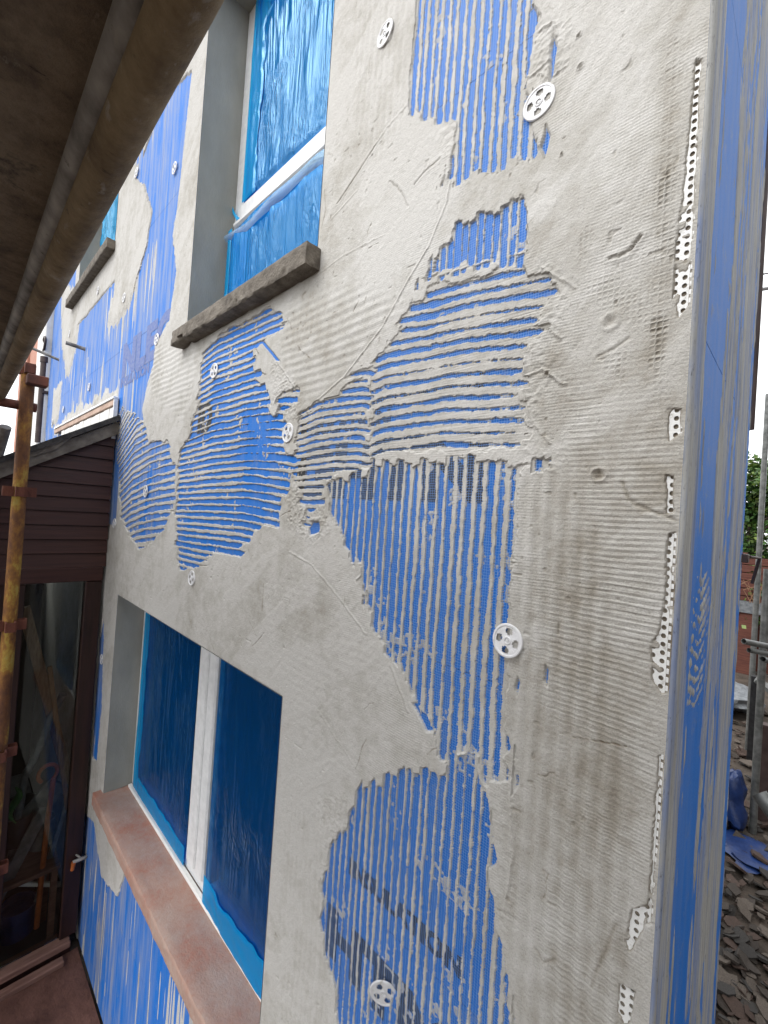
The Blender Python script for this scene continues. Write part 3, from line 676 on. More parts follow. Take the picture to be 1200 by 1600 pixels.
# masonry core behind the boards
mb = MB()
for (a, b_, c_, d_) in rect_minus((WALL_X0, -.101, .012, WALL_Z1), OPEN): mb.box((a, .101, c_), (b_, .30, d_))
mb.box((-.30, .301, .012), (-.101, SIDE_Y, WALL_Z1)); mb.box((WALL_X0, .80, .012), (-.3005, SIDE_Y-.001, WALL_Z1))
mb.build('masonry', M['room'], house)
mb = MB().box((WALL_X0-.1, -.15, WALL_Z1+.002), (.15, SIDE_Y+.1, WALL_Z1+.12)); mb.build('eaves_board', M['whitepaint'], house)

# reveals of the openings
def reveal(op, depth, name='reveal'):
    x0, x1, z0, z1 = op; f_ = -.0060; x0 += .003; x1 -= .003; z0 += .003; z1 -= .003
    mb = MB()
    n = 24
    for i in range(n):
        a, b_ = z0+(z1-z0)*i/n, z0+(z1-z0)*(i+1)/n
        mb.quad((x0, f_, a), (x0, depth, a), (x0, depth, b_), (x0, f_, b_)); mb.quad((x1, depth, a), (x1, f_, a), (x1, f_, b_), (x1, depth, b_))
    mb.quad((x0, f_, z1), (x0, depth, z1), (x1, depth, z1), (x1, f_, z1))
    mb.quad((x0, f_, z0), (x1, f_, z0), (x1, depth, z0), (x0, depth, z0))
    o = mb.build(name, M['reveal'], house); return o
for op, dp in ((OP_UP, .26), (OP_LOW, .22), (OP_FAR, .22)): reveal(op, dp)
# rooms behind the windows
for (x0, x1, z0, z1), y in ((OP_UP, .30), (OP_LOW, .26), (OP_FAR, .26)):
    mb = MB(); yb = .79
    mb.quad((x0-.02, yb, z0-.02), (x1+.02, yb, z0-.02), (x1+.02, yb, z1+.02), (x0-.02, yb, z1+.02))
    mb.quad((x0-.02, y, z0-.02), (x0-.02, yb, z0-.02), (x0-.02, yb, z1+.02), (x0-.02, y, z1+.02)); mb.quad((x1+.02, y, z0-.02), (x1+.02, yb, z0-.02), (x1+.02, yb, z1+.02), (x1+.02, y, z1+.02))
    mb.quad((x0-.02, y, z0-.02), (x1+.02, y, z0-.02), (x1+.02, yb, z0-.02), (x0-.02, yb, z0-.02)); mb.quad((x0-.02, y, z1+.02), (x1+.02, y, z1+.02), (x1+.02, yb, z1+.02), (x0-.02, yb, z1+.02))
    mb.build('room', M['room'], house)

def sheet(name, mat, x0, x1, z0, z1, y, parent, amp, nx=60, nz=90, seed=0, pin=.03, fx=9, fz=4, edge=None, wav=0, wavz=0):
    """crinkled film: a real wavy sheet in front of the glass"""
    xs = np.linspace(x0, x1, nx); zs = np.linspace(z0, z1, nz); X, Z = np.meshgrid(xs, zs, indexing='ij')
    d = np.minimum(np.minimum(X-x0, x1-X), np.minimum(Z-z0, z1-Z)); k = sst(0, pin, d)
    rd = 1-2*np.abs(fbm(X*fx+seed, Z*fz+3*seed, seed, 4)); wv = fbm(X*fx*.5+seed, Z*fz*.6, seed+2, 3)
    Y = y-amp*k*(.55*rd+.9*wv+.35*(1-2*np.abs(vn(X*fx*3+2*Z*fz, Z*fz*1.2, seed+3))))
    if wav: X = X+wav*(vn(Z*9+seed, Z*0+.5, seed)+.6*vn(Z*27, Z*0+2.5, seed))*2*(X-x0)/(x1-x0)
    if wavz: Z = Z+wavz*(vn(X*9+seed, X*0+.5, seed)+.6*vn(X*27, X*0+2.5, seed))*2*(Z-z0)/(z1-z0)
    if edge is not None: Z = Z+edge(X)*((Z-z0)/(z1-z0))
    mb = MB(); mb.v = [tuple(p) for p in np.stack([X, Y, Z], -1).reshape(-1, 3)]
    I = np.arange(nx*nz).reshape(nx, nz)
    mb.f = [tuple(q) for q in np.stack([I[:-1, :-1], I[1:, :-1], I[1:, 1:], I[:-1, 1:]], -1).reshape(-1, 4)]; mb.m = [0]*len(mb.f)
    return mb.build(name, mat, parent, smooth=True, recalc=False)

def frame_bars(mb, x0, x1, z0, z1, y0, y1, wdt, bev=.004):
    mb.box((x0, y0, z0), (x0+wdt, y1, z1), bev=bev); mb.box((x1-wdt, y0, z0), (x1, y1, z1), bev=bev)
    mb.box((x0+wdt, y0+.0015, z0), (x1-wdt, y1, z0+wdt), bev=bev); mb.box((x0+wdt, y0+.0015, z1-wdt), (x1-wdt, y1, z1), bev=bev)

# ---- upper window
x0, x1, z0, z1 = OP_UP; fy = .172
mb = MB(); frame_bars(mb, x0+.004, x1-.004, z0+.03, z1-.004, fy, fy+.065, .098)
win = mb.build('window', M['pvc'], house); win['label'] = 'tall white window masked with crinkled bright blue film'
zt = 4.035
mb = MB().box((x0+.056, fy-.012, zt-.030), (x1-.056, fy+.06, zt+.045), bev=.006); mb.build('transom', M['pvc'], win)
mb = MB().box((x0+.056, fy-.030, zt-.062), (x1-.056, fy+.02, zt-.034), bev=.008); mb.build('sash_rail', M['pvc'], win)
mb = MB(); frame_bars(mb, x0+.104, x1-.104, zt+.047, z1-.106, fy+.012, fy+.05, .04, .003); mb.build('glazing_bead', M['pvc'], win)
mb = MB(); frame_bars(mb, x0+.104, x1-.104, z0+.130, zt-.064, fy-.006, fy+.05, .05, .005); mb.build('opening_sash', M['pvc'], win)
MB().box((x0+.06, fy+.03, zt+.05), (x1-.06, fy+.036, z1-.06)).build('pane', M['glass'], win)
MB().box((x0+.06, fy+.03, z0+.09), (x1-.06, fy+.036, zt-.06)).build('pane', M['glass'], win)
mb = MB()
n = 60
for i in range(n):
    a, b_ = x0+.3+(x1-x0-.3)*i/n, x0+.3+(x1-x0-.3)*(i+1)/n; ya, yb = .30+.02*math.sin(i*1.1), .30+.02*math.sin((i+1)*1.1)
    mb.quad((a, ya, z0+.05), (b_, yb, z0+.05), (b_, yb, z1), (a, ya, z1))
mb.build('net_curtain', M['curtain'], win)
sheet('masking_film', M['film'], x0+.100, x1-.010, zt+.046, z1-.03, fy-.006, win, .016, 150, 170, 1, fx=5.5, fz=1.6)
sheet('masking_film', M['film'], x0+.062, x1-.010, z0+.035, zt-.085, fy-.034, win, .014, 140, 100, 3, fx=6, fz=1.2, edge=lambda X: .035*np.sin((X-x0)*4.2)-.02)
sheet('film_edge', M['tape'], x0+.098, x0+.215, zt+.046, z1-.03, fy-.014, win, .006, 14, 90, 2, pin=.01, fx=20, fz=3, wav=.014)
sheet('film_edge', M['tape'], x0+.215, x1-.012, z1-.20, z1-.09, fy-.014, win, .006, 60, 14, 4, pin=.01, fx=5, fz=14)
sheet('film_edge', M['tape'], x0+.044, x0+.080, z0+.035, zt-.075, fy-.042, win, .004, 10, 60, 5, pin=.01, fx=20, fz=4)
# milky folded flap hanging from the rail
xs = np.linspace(x0+.03, x1-.012, 70); mb = MB()
for i in range(69):
    def fl(k, u_):
        xx = xs[k]; q = (xx-x0)/(x1-x0); top = zt-.078-.012*math.sin(q*7)-.035*(q > .75)*(q-.75)*4; dpt = .030+.075*q+.012*math.sin(q*6+.6)
        return (xx, fy-.030-.022*math.sin(u_*2.6)-.004*math.sin(q*17+u_*2), top-dpt*u_)
    for j in range(8): mb.quad(fl(i, (j+1)/8), fl(i+1, (j+1)/8), fl(i+1, j/8), fl(i, j/8))
mb.build('film_flap', M['filmwhite'], win, smooth=True, recalc=False)
for zz in (zt+.03, zt-.10):
    mb = MB(); n = 10
    for i in range(n):
        a, b_ = i/n, (i+1)/n
        f1 = lambda q, s_: (x0+.002+.09*q, fy-.008-.022*math.sin(q*3.1), zz-.05*q+.02*math.sin(q*5)+s_)
        mb.quad(f1(a, 0), f1(b_, 0), f1(b_, .022), f1(a, .022))
    mb.build('film_scrap', M['tape'], win, smooth=True, recalc=False)
# stone sill
def stone_sill(x0, x1, y0, y1, z0, z1, mat, seed, chip=None):
    nx, ny, nz = 90, 14, 8
    mb = MB(); rs = np.random.RandomState(seed)
    def p(a, b_, c_):
        X, Y, Z = x0+(x1-x0)*a, y0+(y1-y0)*b_, z0+(z1-z0)*c_
        e = .004*(vn(np.array([X*30.]), np.array([Z*60.+Y*45]), seed)[0]+.6*vn(np.array([X*110.]), np.array([Z*130.+Y*90]), seed+1)[0])
        Y += e if b_ < .5 else 0; Z += e*.7
        if a in (0, 1): X += e
        cnr = sum((q < .02 or q > .98) for q in (a, b_, c_))
        if cnr >= 2:
            X += (.5-a)*.003; Y += (.5-b_)*.006; Z += (.5-c_)*.006
        if chip and c_ < .3 and b_ < .3:
            for cx, wd, dp in chip:
                k = math.exp(-((X-cx)/wd)**2); Y += dp*k; Z += dp*.8*k
        return (X, Y, Z)
    def grid(fn, n1, n2):
        for i in range(n1):
            for j in range(n2): mb.quad(fn(i/n1, j/n2), fn((i+1)/n1, j/n2), fn((i+1)/n1, (j+1)/n2), fn(i/n1, (j+1)/n2))
    grid(lambda a, c_: p(a, 0, c_), nx, nz); grid(lambda a, b_: p(a, b_, 1), nx, ny); grid(lambda a, b_: p(a, b_, 0), nx, ny); grid(lambda b_, c_: p(0, b_, c_), ny, nz); grid(lambda b_, c_: p(1, b_, c_), ny, nz)
    o = mb.build('window_sill', mat, house, smooth=False)
    import bmesh
    bm = bmesh.new(); bm.from_mesh(o.data); bmesh.ops.remove_doubles(bm, verts=bm.verts, dist=.0004); bmesh.ops.recalc_face_normals(bm, faces=bm.faces); bm.to_mesh(o.data); bm.free()
    o.data.polygons.foreach_set('use_smooth', [True]*len(o.data.polygons)); o.data.set_sharp_from_angle(angle=R(35)); return o
o = stone_sill(-1.905, -.893, -.058, .18, 3.384, 3.452, M['stone'], 3, [(-1.80, .02, .016), (-1.3, .012, .005), (-1.0, .01, .004)]); o['label'] = 'grey brown weathered stone sill with a chipped lower edge'
o = stone_sill(-4.64, -3.25, -.058, .18, 4.355, 4.425, M['stone'], 5); o['label'] = 'grey stone sill under the small far window'
o = stone_sill(-2.66, -.905, -.050, .16, .985, 1.056, M['redsill'], 6); o['label'] = 'dusty red brown window sill'

# ---- lower window
x0, x1, z0, z1 = OP_LOW; fy = .135
mb = MB(); frame_bars(mb, x0+.003, x1-.003, z0+.016, z1-.004, fy, fy+.065, .060)
win = mb.build('window', M['pvc'], house); win['label'] = 'two light white window under dark blue film with a wide white mullion'
mx = -1.705
MB().box((mx-.100, fy-.006, z0+.06), (mx-.014, fy+.06, z1-.05), bev=.006).build('mullion', M['pvc'], win)
MB().box((mx+.000, fy-.008, z0+.062), (mx+.076, fy+.06, z1-.05), bev=.008).build('sash_stile', M['pvc'], win)
MB().box((mx+.078, fy+.010, z0+.064), (mx+.115, fy+.06, z1-.05), bev=.003).build('gasket', M['junk_grey'], win)
MB().box((x0+.05, fy+.03, z0+.06), (mx-.1, fy+.036, z1-.05)).build('pane', M['glass'], win)
MB().box((mx+.1, fy+.03, z0+.06), (x1-.05, fy+.036, z1-.05)).build('pane', M['glass'], win)
sheet('masking_film', M['film_low'], x0+.065, mx-.104, z0+.03, z1-.03, fy-.005, win, .006, 70, 90, 6, fx=7, fz=3)
sheet('masking_film', M['film_low'], mx+.117, x1-.006, z0+.03, z1-.008, fy-.012, win, .005, 70, 90, 4, fx=7, fz=2.5)
sheet('film_edge', M['tape'], x0+.062, x0+.140, z0+.03, z1-.03, fy-.011, win, .004, 10, 70, 1, pin=.008, fx=14, fz=4, wav=.014)
sheet('film_edge', M['tape'], x0+.140, mx-.104, z0+.03, z0+.115, fy-.012, win, .004, 60, 12, 2, pin=.008, fx=5, fz=12, wavz=.014)
sheet('film_edge', M['tape'], mx+.117, x1-.004, z0+.012, z0+.135, fy-.020, win, .006, 60, 14, 5, pin=.008, fx=5, fz=12, wavz=.020)
MB().box((x0+.02, fy-.024, z0+.010), (x1-.02, fy-.004, z0+.026), bev=.003).build('sill_bead', M['whitepaint'], win)
# ---- small far window
x0, x1, z0, z1 = OP_FAR; fy = .13
mb = MB(); frame_bars(mb, x0+.003, x1-.003, z0+.03, z1-.003, fy, fy+.06, .05)
win = mb.build('window', M['pvc'], house); win['label'] = 'small far window with loose blue film'
MB().box((-3.86, fy-.006, z0+.08), (-3.80, fy+.05, z1-.05), bev=.005).build('mullion', M['pvc'], win)
MB().box((x0+.05, fy+.03, z0+.06), (x1-.05, fy+.036, z1-.05)).build('pane', M['glass'], win)
sheet('masking_film', M['tape'], x0+.10, -3.87, z0+.02, z1-.10, fy-.010, win, .02, 40, 50, 2)
sheet('masking_film', M['film'], -3.79, x1-.02, z0+.02, z1-.10, fy-.010, win, .02, 40, 50, 3)

# ------------------------------------------------------------------ fixings: round white washers
def disc_mesh():
    mb = MB(); N = 48; hr, hc = .0062, .0165
    prof = [(.0300, 0.0), (.0300, -.0022), (.0290, -.0032), (.0262, -.0034), (.0250, -.0022)]
    for k in range(len(prof)-1):
        for i in range(N):
            t0, t1 = 2*math.pi*i/N, 2*math.pi*(i+1)/N; (r0, y0), (r1, y1) = prof[k], prof[k+1]
            mb.quad((r0*math.cos(t0), y0, r0*math.sin(t0)), (r0*math.cos(t1), y0, r0*math.sin(t1)), (r1*math.cos(t1), y1, r1*math.sin(t1)), (r1*math.cos(t0), y1, r1*math.sin(t0)))
    # web: polar cells with four openings
    rr = [.0250, .0222, .0195, .0165, .0135, .0105, .0075]; NA = 64
    def hol(t_, r_):
        for q in range(4):
            a = math.pi/4+q*math.pi/2+.35; dx, dz = r_*math.cos(t_)-hc*math.cos(a), r_*math.sin(t_)-hc*math.sin(a)
            ta = -dx*math.sin(a)+dz*math.cos(a); ra = dx*math.cos(a)+dz*math.sin(a)
            if (abs(ta)/.0068)**3+(abs(ra)/.0052)**3 < 1: return True
        return False
    P = lambda r_, t_, y_=-.0022: (r_*math.cos(t_), y_, r_*math.sin(t_))
    for k in range(len(rr)-1):
        for i in range(NA):
            t0, t1 = 2*math.pi*i/NA, 2*math.pi*(i+1)/NA
            if not hol((t0+t1)/2, (rr[k]+rr[k+1])/2): mb.quad(P(rr[k], t0), P(rr[k], t1), P(rr[k+1], t1), P(rr[k+1], t0))
    for (ra, ya), (rb, yb) in (((.0075, -.0022), (.0068, -.0034)), ((.0068, -.0034), (.0050, -.0034)), ((.0050, -.0034), (.0046, -.0014)), ((.0046, -.0014), (.0028, -.0012)), ((.0028, -.0012), (.0024, -.0026)), ((.0024, -.0026), (.0001, -.0028))):
        for i in range(24):
            t0, t1 = 2*math.pi*i/24, 2*math.pi*(i+1)/24; mb.quad(P(ra, t0, ya), P(ra, t1, ya), P(rb, t1, yb), P(rb, t0, yb))
    # small raised code marks on the web
    for i in range(28):
        a = 2*math.pi*i/28
        if not hol(a, .0205): mb.box((.0196, -.0027, -.0007), (.0212, -.0021, .0007), Matrix.Rotation(-a, 4, 'Y'))
    for i in range(N): mb.quad(P(.030, 2*math.pi*i/N, 0), P(.030, 2*math.pi*(i+1)/N, 0), P(.0245, 2*math.pi*(i+1)/N, 0), P(.0245, 2*math.pi*i/N, 0))
    me = mb.mesh('fixing_disc'); me.materials.append(M['disc'])
    import bmesh
    bm = bmesh.new(); bm.from_mesh(me); bmesh.ops.remove_doubles(bm, verts=bm.verts, dist=.00005); bmesh.ops.recalc_face_normals(bm, faces=bm.faces); bm.to_mesh(me); bm.free()
    me.polygons.foreach_set('use_smooth', [True]*len(me.polygons)); me.set_sharp_from_angle(angle=R(30)); return me
DM = disc_mesh()
for i, (px, py, tx, tz) in enumerate([(605,57,2,-3),(845,165,-2,3),(453,677,2,-2),(337,580,0,2),(796,1000,4,-3),(605,1545,14,22),(230,768,0,0),(303,903,2,2),(247,531,0,1),(275,264,1,0),(215,271,0,2),(181,818,1,1),(155,455,0,0),(196,466,1,1),(110,522,0,0),(140.5,605,0,0),(100,640,0,0),(79,515,0,0),(83,660,0,0),(161,1030,0,0)]):
    x_, z_ = W(px, py); hh = float(height(np.array([x_]), np.array([z_]))[0][0])/1000
    o = bpy.data.objects.new('fixing_disc', DM); link(o, house)
    o.location = (x_, -max(.0048, hh)-(.006 if i == 5 else ((.0012, .0002, -.0008, .0006)[i % 4] if i < 6 else .0016)), z_); o.rotation_euler = (R(tx), R(rng.uniform(0, 360)), R(tz)); o.rotation_mode = 'YXZ' if False else 'XYZ'

# ------------------------------------------------------------------ corner bead with punched holes
mb = MB(); pitch = .0118; zc = 1.45; cols = [-.0115, -.0228, -.0341]
while zc < 4.3:
    for ci, cx in enumerate(cols):
        hw = .00565; r_ = .0032; zo = zc+(.5*pitch if ci == 1 else 0); n = 8
        ring = [(cx+r_*math.cos(2*math.pi*(k+.5)/n)*1.05, zo+r_*1.15*math.sin(2*math.pi*(k+.5)/n)) for k in range(n)]
        sq = [(cx+hw, zo+.3*hw), (cx+.3*hw, zo+pitch/2), (cx-.3*hw, zo+pitch/2), (cx-hw, zo+.3*hw), (cx-hw, zo-.3*hw), (cx-.3*hw, zo-pitch/2), (cx+.3*hw, zo-pitch/2), (cx+hw, zo-.3*hw)]
        cn = [(cx+hw, zo+pitch/2), None, (cx-hw, zo+pitch/2), None, (cx-hw, zo-pitch/2), None, (cx+hw, zo-pitch/2), None]
        y_ = -.0035
        for k in range(n):
            j = (k+1) % n; mb.quad((ring[k][0], y_, ring[k][1]), (ring[j][0], y_, ring[j][1]), (sq[j][0], y_, sq[j][1]), (sq[k][0], y_, sq[k][1]))
            mb.quad((ring[k][0], y_, ring[k][1]), (ring[k][0], y_+.0014, ring[k][1]), (ring[j][0], y_+.0014, ring[j][1]), (ring[j][0], y_, ring[j][1]))
            if cn[k]: mb.quad((sq[k][0], y_, sq[k][1]), (sq[j][0], y_, sq[j][1]), (cn[k][0], y_, cn[k][1]))
    mb.box((-.0052, -.0058, zc-.0034), (-.0022, -.0035, zc+.0034))
    zc += pitch
o = mb.build('corner_bead', M['bead'], house); o['label'] = 'white punched corner bead showing through the basecoat'
mb = MB(); n = 8
for k in range(n):
    a, b_ = math.pi/2*k/n, math.pi/2*(k+1)/n; r_ = .0061
    f2 = lambda t_, z_: (-.0001+r_*math.sin(t_), .0001-r_*math.cos(t_), z_)
    for i in range(60): mb.quad(f2(a, .02+i*WALL_Z1/60.3), f2(b_, .02+i*WALL_Z1/60.3), f2(b_, .02+(i+1)*WALL_Z1/60.3), f2(a, .02+(i+1)*WALL_Z1/60.3))
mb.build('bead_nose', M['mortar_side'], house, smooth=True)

# ------------------------------------------------------------------ reinforcement mesh bridging the trowel channels
mb = MB(); y_ = -.0020; hw = .00034
def strand(a, b_, vertical):
    n = 10
    for i in range(n):
        t0, t1 = i/n, (i+1)/n; p0 = [a[k]+(b_[k]-a[k])*t0 for k in (0, 1)]; p1 = [a[k]+(b_[k]-a[k])*t1 for k in (0, 1)]
        if vertical: mb.quad((p0[0]-hw, y_, p0[1]), (p0[0]+hw, y_, p0[1]), (p1[0]+hw, y_, p1[1]), (p1[0]-hw, y_, p1[1]))
        else: mb.quad((p0[0], y_-.0003, p0[1]-hw), (p1[0], y_-.0003, p1[1]-hw), (p1[0], y_-.0003, p1[1]+hw), (p0[0], y_-.0003, p0[1]+hw))
xx = -.90
while xx < -.13: strand((xx+.003*math.sin(xx*90), 1.50), (xx, 4.15), True); xx += .0052
zz = 1.52
while zz < 4.14: strand((-.90, zz+.004*math.sin(zz*7)), (-.13, zz+.004*math.sin(zz*7+1)), False); zz += .0052
o = mb.build('reinforcement_mesh', M['strand'], house); o['kind'] = 'stuff'; o['label'] = 'fine glass fibre mesh across the trowel channels'

# ------------------------------------------------------------------ lettering printed on the boards
def printed(txt, px, py, size, mat, px2=None, sx=1.0):
    cu = bpy.data.curves.new('board_print', 'FONT'); cu.body = txt; cu.size = size; cu.fill_mode = 'FRONT'; cu.offset = size*.06
    tmp = bpy.data.objects.new('tmp', cu); COL.objects.link(tmp); dg = bpy.context.evaluated_depsgraph_get()
    me = bpy.data.meshes.new_from_object(tmp.evaluated_get(dg)); bpy.data.objects.remove(tmp)
    me.materials.clear(); me.materials.append(mat); o = bpy.data.objects.new('board_print', me); link(o, house)
    x_, z_ = W(px, py); o.location = (x_, -.0010, z_); o.rotation_euler = (R(90), 0, 0); o.scale = (sx, 1, 1)
printed('GHTN', 463, 772, .178, M['print'], sx=1.25)
printed('INSULATION', 470, 682, .048, M['print'], sx=1.3)
printed('INSULATION', 578, 640, .046, M['print'], sx=1.2)
printed('HTM', 508, 1478, .15, M['print'], sx=1.2)
printed('INSULATION', 545, 1362, .05, M['print'], sx=1.1)
printed('ID', 308, 675, .15, M['print'], sx=.9)
printed('NLEO', 190, 588, .26, M['print_faint'], sx=1.3)
printed('INSULATION', 188, 606, .07, M['print_faint'], sx=1.3)
#PART4
# ------------------------------------------------------------------ ground
def sheet_ground(name, x0, x1, y0, y1, z, mat, kind='structure'):
    o = MB().box((x0, y0, z-.02), (x1, y1, z)).build(name, mat); o['kind'] = kind; return o
mb = MB(); mb.quad((-400, -400, 0), (400, -400, 0), (400, 400, 0), (-400, 400, 0)); o = mb.build('ground', M['earth']); o['kind'] = 'structure'
# uneven clay floor by the lean-to
xs = np.linspace(-2.88, -1.4, 40); ys = np.linspace(-1.6, -.012, 40); X, Y = np.meshgrid(xs, ys, indexing='ij'); Z = .012+.02*fbm(X*4, Y*4, 2, 4)
mb = MB(); mb.v = [tuple(p) for p in np.stack([X, Y, Z], -1).reshape(-1, 3)]; I = np.arange(1600).reshape(40, 40)
mb.f = [tuple(q) for q in np.stack([I[:-1, :-1], I[1:, :-1], I[1:, 1:], I[:-1, 1:]], -1).reshape(-1, 4)]; mb.m = [0]*len(mb.f)
o = mb.build('path', M['clay'], smooth=True); o['kind'] = 'structure'

# ------------------------------------------------------------------ lean-to with brown boarding
LX = -2.90
lt = empty('lean_to', (LX, -.5, 0)); tag(lt, 'brown boarded lean-to with sloping roof and tall dark glass panel', 'lean-to')
lt_inv = Matrix.Translation((-LX, .5, 0))
def lp(mb, name, mat, smooth=False, parent=None):
    mb.v = [tuple(Vector(p)-Vector((LX, -.5, 0))) for p in mb.v]; return mb.build(name, mat, parent or lt, smooth)
roofz = lambda y: 3.165+.63*y
zb = 2.288
while zb < 3.14:
    zt = zb+.0805; yend = -1.35
    # board cut along the roof slope
    yl = min(-.012, -.012); ylo = max(yend, (zb-3.09)/.63); yhi = max(yend, (zt-.004-3.09)/.63)
    if zb < 3.08:
        mb = MB(); poly = [(-.010, zb), (ylo, zb), (min(yhi, -.010), zt-.004), (-.010, zt-.004)]
        dx = rng.uniform(-.0015, .0015)
        k = len(mb.v)
        # feather-edge: thicker at the foot
        mb.v += [(LX+.016+dx, p[0], p[1]) if i < 2 else (LX+.004+dx, p[0], p[1]) for i, p in enumerate(poly)]+[(LX-.012, p[0], p[1]) for p in poly]
        mb.f += [(0, 1, 2, 3), (7, 6, 5, 4), (0, 4, 5, 1), (1, 5, 6, 2), (2, 6, 7, 3), (3, 7, 4, 0)]; mb.m = [0]*6
        lp(mb, 'cladding_board', M['brown'])
    zb = zt
mb = MB(); mb.prism([(-.012, 2.30), (-1.3, 2.30), (-1.3, 2.32), (-.012, 3.10)], lambda a, b_, d: (d, a, b_), LX-.06, LX-.014); lp(mb, 'gable_lining', M['brown_dark'])
# barge board, roof edge
mb = MB(); mb.prism([(.0-.002, roofz(0)-.075), (-1.45, roofz(-1.45)-.075), (-1.45, roofz(-1.45)), (-.002, roofz(0))], lambda a, b_, d: (d, a, b_), LX+.018, LX+.045)
o = lp(mb, 'barge_board', M['fascia'])
mb = MB(); mb.prism([(-.3, roofz(-.3)-.028), (-.42, roofz(-.42)-.020), (-1.4, roofz(-1.4)-.02), (-1.4, roofz(-1.4)+.012), (-.22, roofz(-.22)+.012)], lambda a, b_, d: (d, a, b_), LX+.046, LX+.058); lp(mb, 'trim_strip', M['fascia'])
mb = MB(); mb.prism([(-.010, roofz(0)+.002), (-1.5, roofz(-1.5)+.002), (-1.5, roofz(-1.5)+.035), (-.010, roofz(0)+.035)], lambda a, b_, d: (d, a, b_), LX-2.2, LX+.075); rf = lp(mb, 'roof', M['rooffelt'])
for i in range(14):   # white flashing pieces between batten and roof
    xa = LX+.006-.120*i; dz = rng.uniform(-.004, .004)
    lp(MB().box((xa-.117, -.022-.003*(i % 2), 3.150), (xa, -.0085, 3.258+dz*.5), bev=.003), 'flashing_piece', M['whitepaint'])
lp(MB().box((LX-2.0, -.030, 3.262), (LX+.005, -.008, 3.300), bev=.004), 'flashing_batten', M['batten'])
lp(MB().box((LX-2.0, -.036, 3.301), (LX+.012, -.008, 3.318), bev=.003), 'flashing_strip', M['pvc'])
lp(MB().box((LX+.000, -.030, 3.06), (LX+.014, -.0085, 3.30)), 'edge_trim', M['pvc'])
# glazed panel below the boarding
lp(MB().box((LX-.05, -.105, .10), (LX+.012, -.022, 2.20), bev=.004), 'door_stile', M['brown_dark'])
lp(MB().box((LX-.05, -.45, .10), (LX+.012, -.378, 2.20), bev=.004), 'door_stile', M['brown_dark'])
lp(MB().box((LX-.05, -1.30, 2.203), (LX+.020, -.022, 2.286), bev=.004), 'door_head', M['brown'])
lp(MB().box((LX-.05, -1.30, .02), (LX-.006, -.453, 2.20)), 'door_panel', M['brown_dark'])
lp(MB().box((LX-.02, -.378, .10), (LX-.014, -.105, 2.20)), 'pane', M['glass_dirty'])
lp(MB().box((LX-.06, -1.3, .060), (LX+.050, -.055, .098), bev=.005), 'threshold', M['timber_dull'])
lp(MB().box((LX-.05, -1.3, .004), (LX+.020, -.05, .058)), 'step_riser', M['brown_dark'])
lp(MB().box((LX+.052, -1.3, .010), (LX+.10, -.09, .040), bev=.004), 'step_board', M['timber_dull'])
# back and far wall of the lean-to (inside is dim)
mb = MB(); mb.box((LX-2.2, -1.4, .01), (LX-2.1, -.012, 2.2)); mb.box((LX-2.1, -1.42, .01), (LX-.06, -1.36, 2.2)); lp(mb, 'inner_wall', M['brown_dark'])
lp(MB().box((LX-2.1, -1.35, .004), (LX-.06, -.012, .012)), 'inner_floor', M['room'])
# things kept inside
def thing(mb, name, mat, label, cat, smooth=False, group=None):
    o = mb.build(name, mat, None, smooth); return tag(o, label, cat, group)
mb = MB(); mt = Matrix.Translation((LX-.12, -.365, 2.05)) @ Matrix.Rotation(R(8), 4, 'Y') @ Matrix.Rotation(R(14.5), 4, 'X'); mb.box((-.012, -.028, -1.85), (.012, .028, 0), mt, bev=.003)
thing(mb, 'plank', M['timber'], 'raw timber plank leaning inside the lean-to behind the glass', 'plank')
mb = MB(); c0 = Vector((LX-.10, -.20, 1.06)); mb.path([c0+Vector((.01*math.sin(a), .045*math.cos(a), .055*math.sin(a))) for a in np.linspace(-.9, 4.1, 22)], .011, 8); mb.path([c0+Vector((0, .03, -.04)), c0+Vector((0, .015, -.30)), c0+Vector((.0, .0, -.9))], .014, 8)
thing(mb, 'garden_spade', M['orange'], 'orange handled garden tool standing behind the porch glass', 'garden tool', True)
mb = MB(); mb.tube((LX-.62, -.26, .02), (LX-.62, -.26, .62), .12, 24, .15, inner=.135); thing(mb, 'rubble_bin', M['black'], 'black plastic bin standing inside the lean-to', 'bin', True)
mb = MB(); mb.path([(LX-.16+.02*math.sin(i*.5), -.30+.012*i, 1.05+.034*i) for i in range(14)], [.018+.005*(i % 2) for i in range(14)], 10); mb.path([(LX-.16, -.30-.004*i, 1.05-.06*i) for i in range(10)], .02, 10)
thing(mb, 'ribbed_hose', M['junk_grey'], 'grey ribbed hose curling behind the porch glass', 'hose', True)
mb = MB(); mb.box((LX-1.35, -.55, .02), (LX-.95, -.15, .42), bev=.01); mb.box((LX-1.37, -.57, .42), (LX-.93, -.13, .46), bev=.008); thing(mb, 'storage_crate', M['junk_grey'], 'dim grey storage crate on the lean-to floor', 'crate')
mb = MB(); mb.path([(LX-.13, -.34+.02*math.sin(i), 1.02-.03*i) for i in range(8)], [.004, .012, .02, .022, .018, .014, .008, .003], 8); thing(mb, 'green_glove', M['junk_green'], 'green rubber glove hanging behind the porch glass', 'glove', True)
mb = MB(); mb.box((-.16, -.012, -.06), (.16, .012, .06), Matrix.Translation((LX-.20, -.22, .82)) @ Matrix.Rotation(R(52), 4, 'X') @ Matrix.Rotation(R(80), 4, 'Z'), bev=.004); thing(mb, 'plastering_float', M['junk_grey'], 'grey plastering float lying at a slant inside the lean-to', 'float')

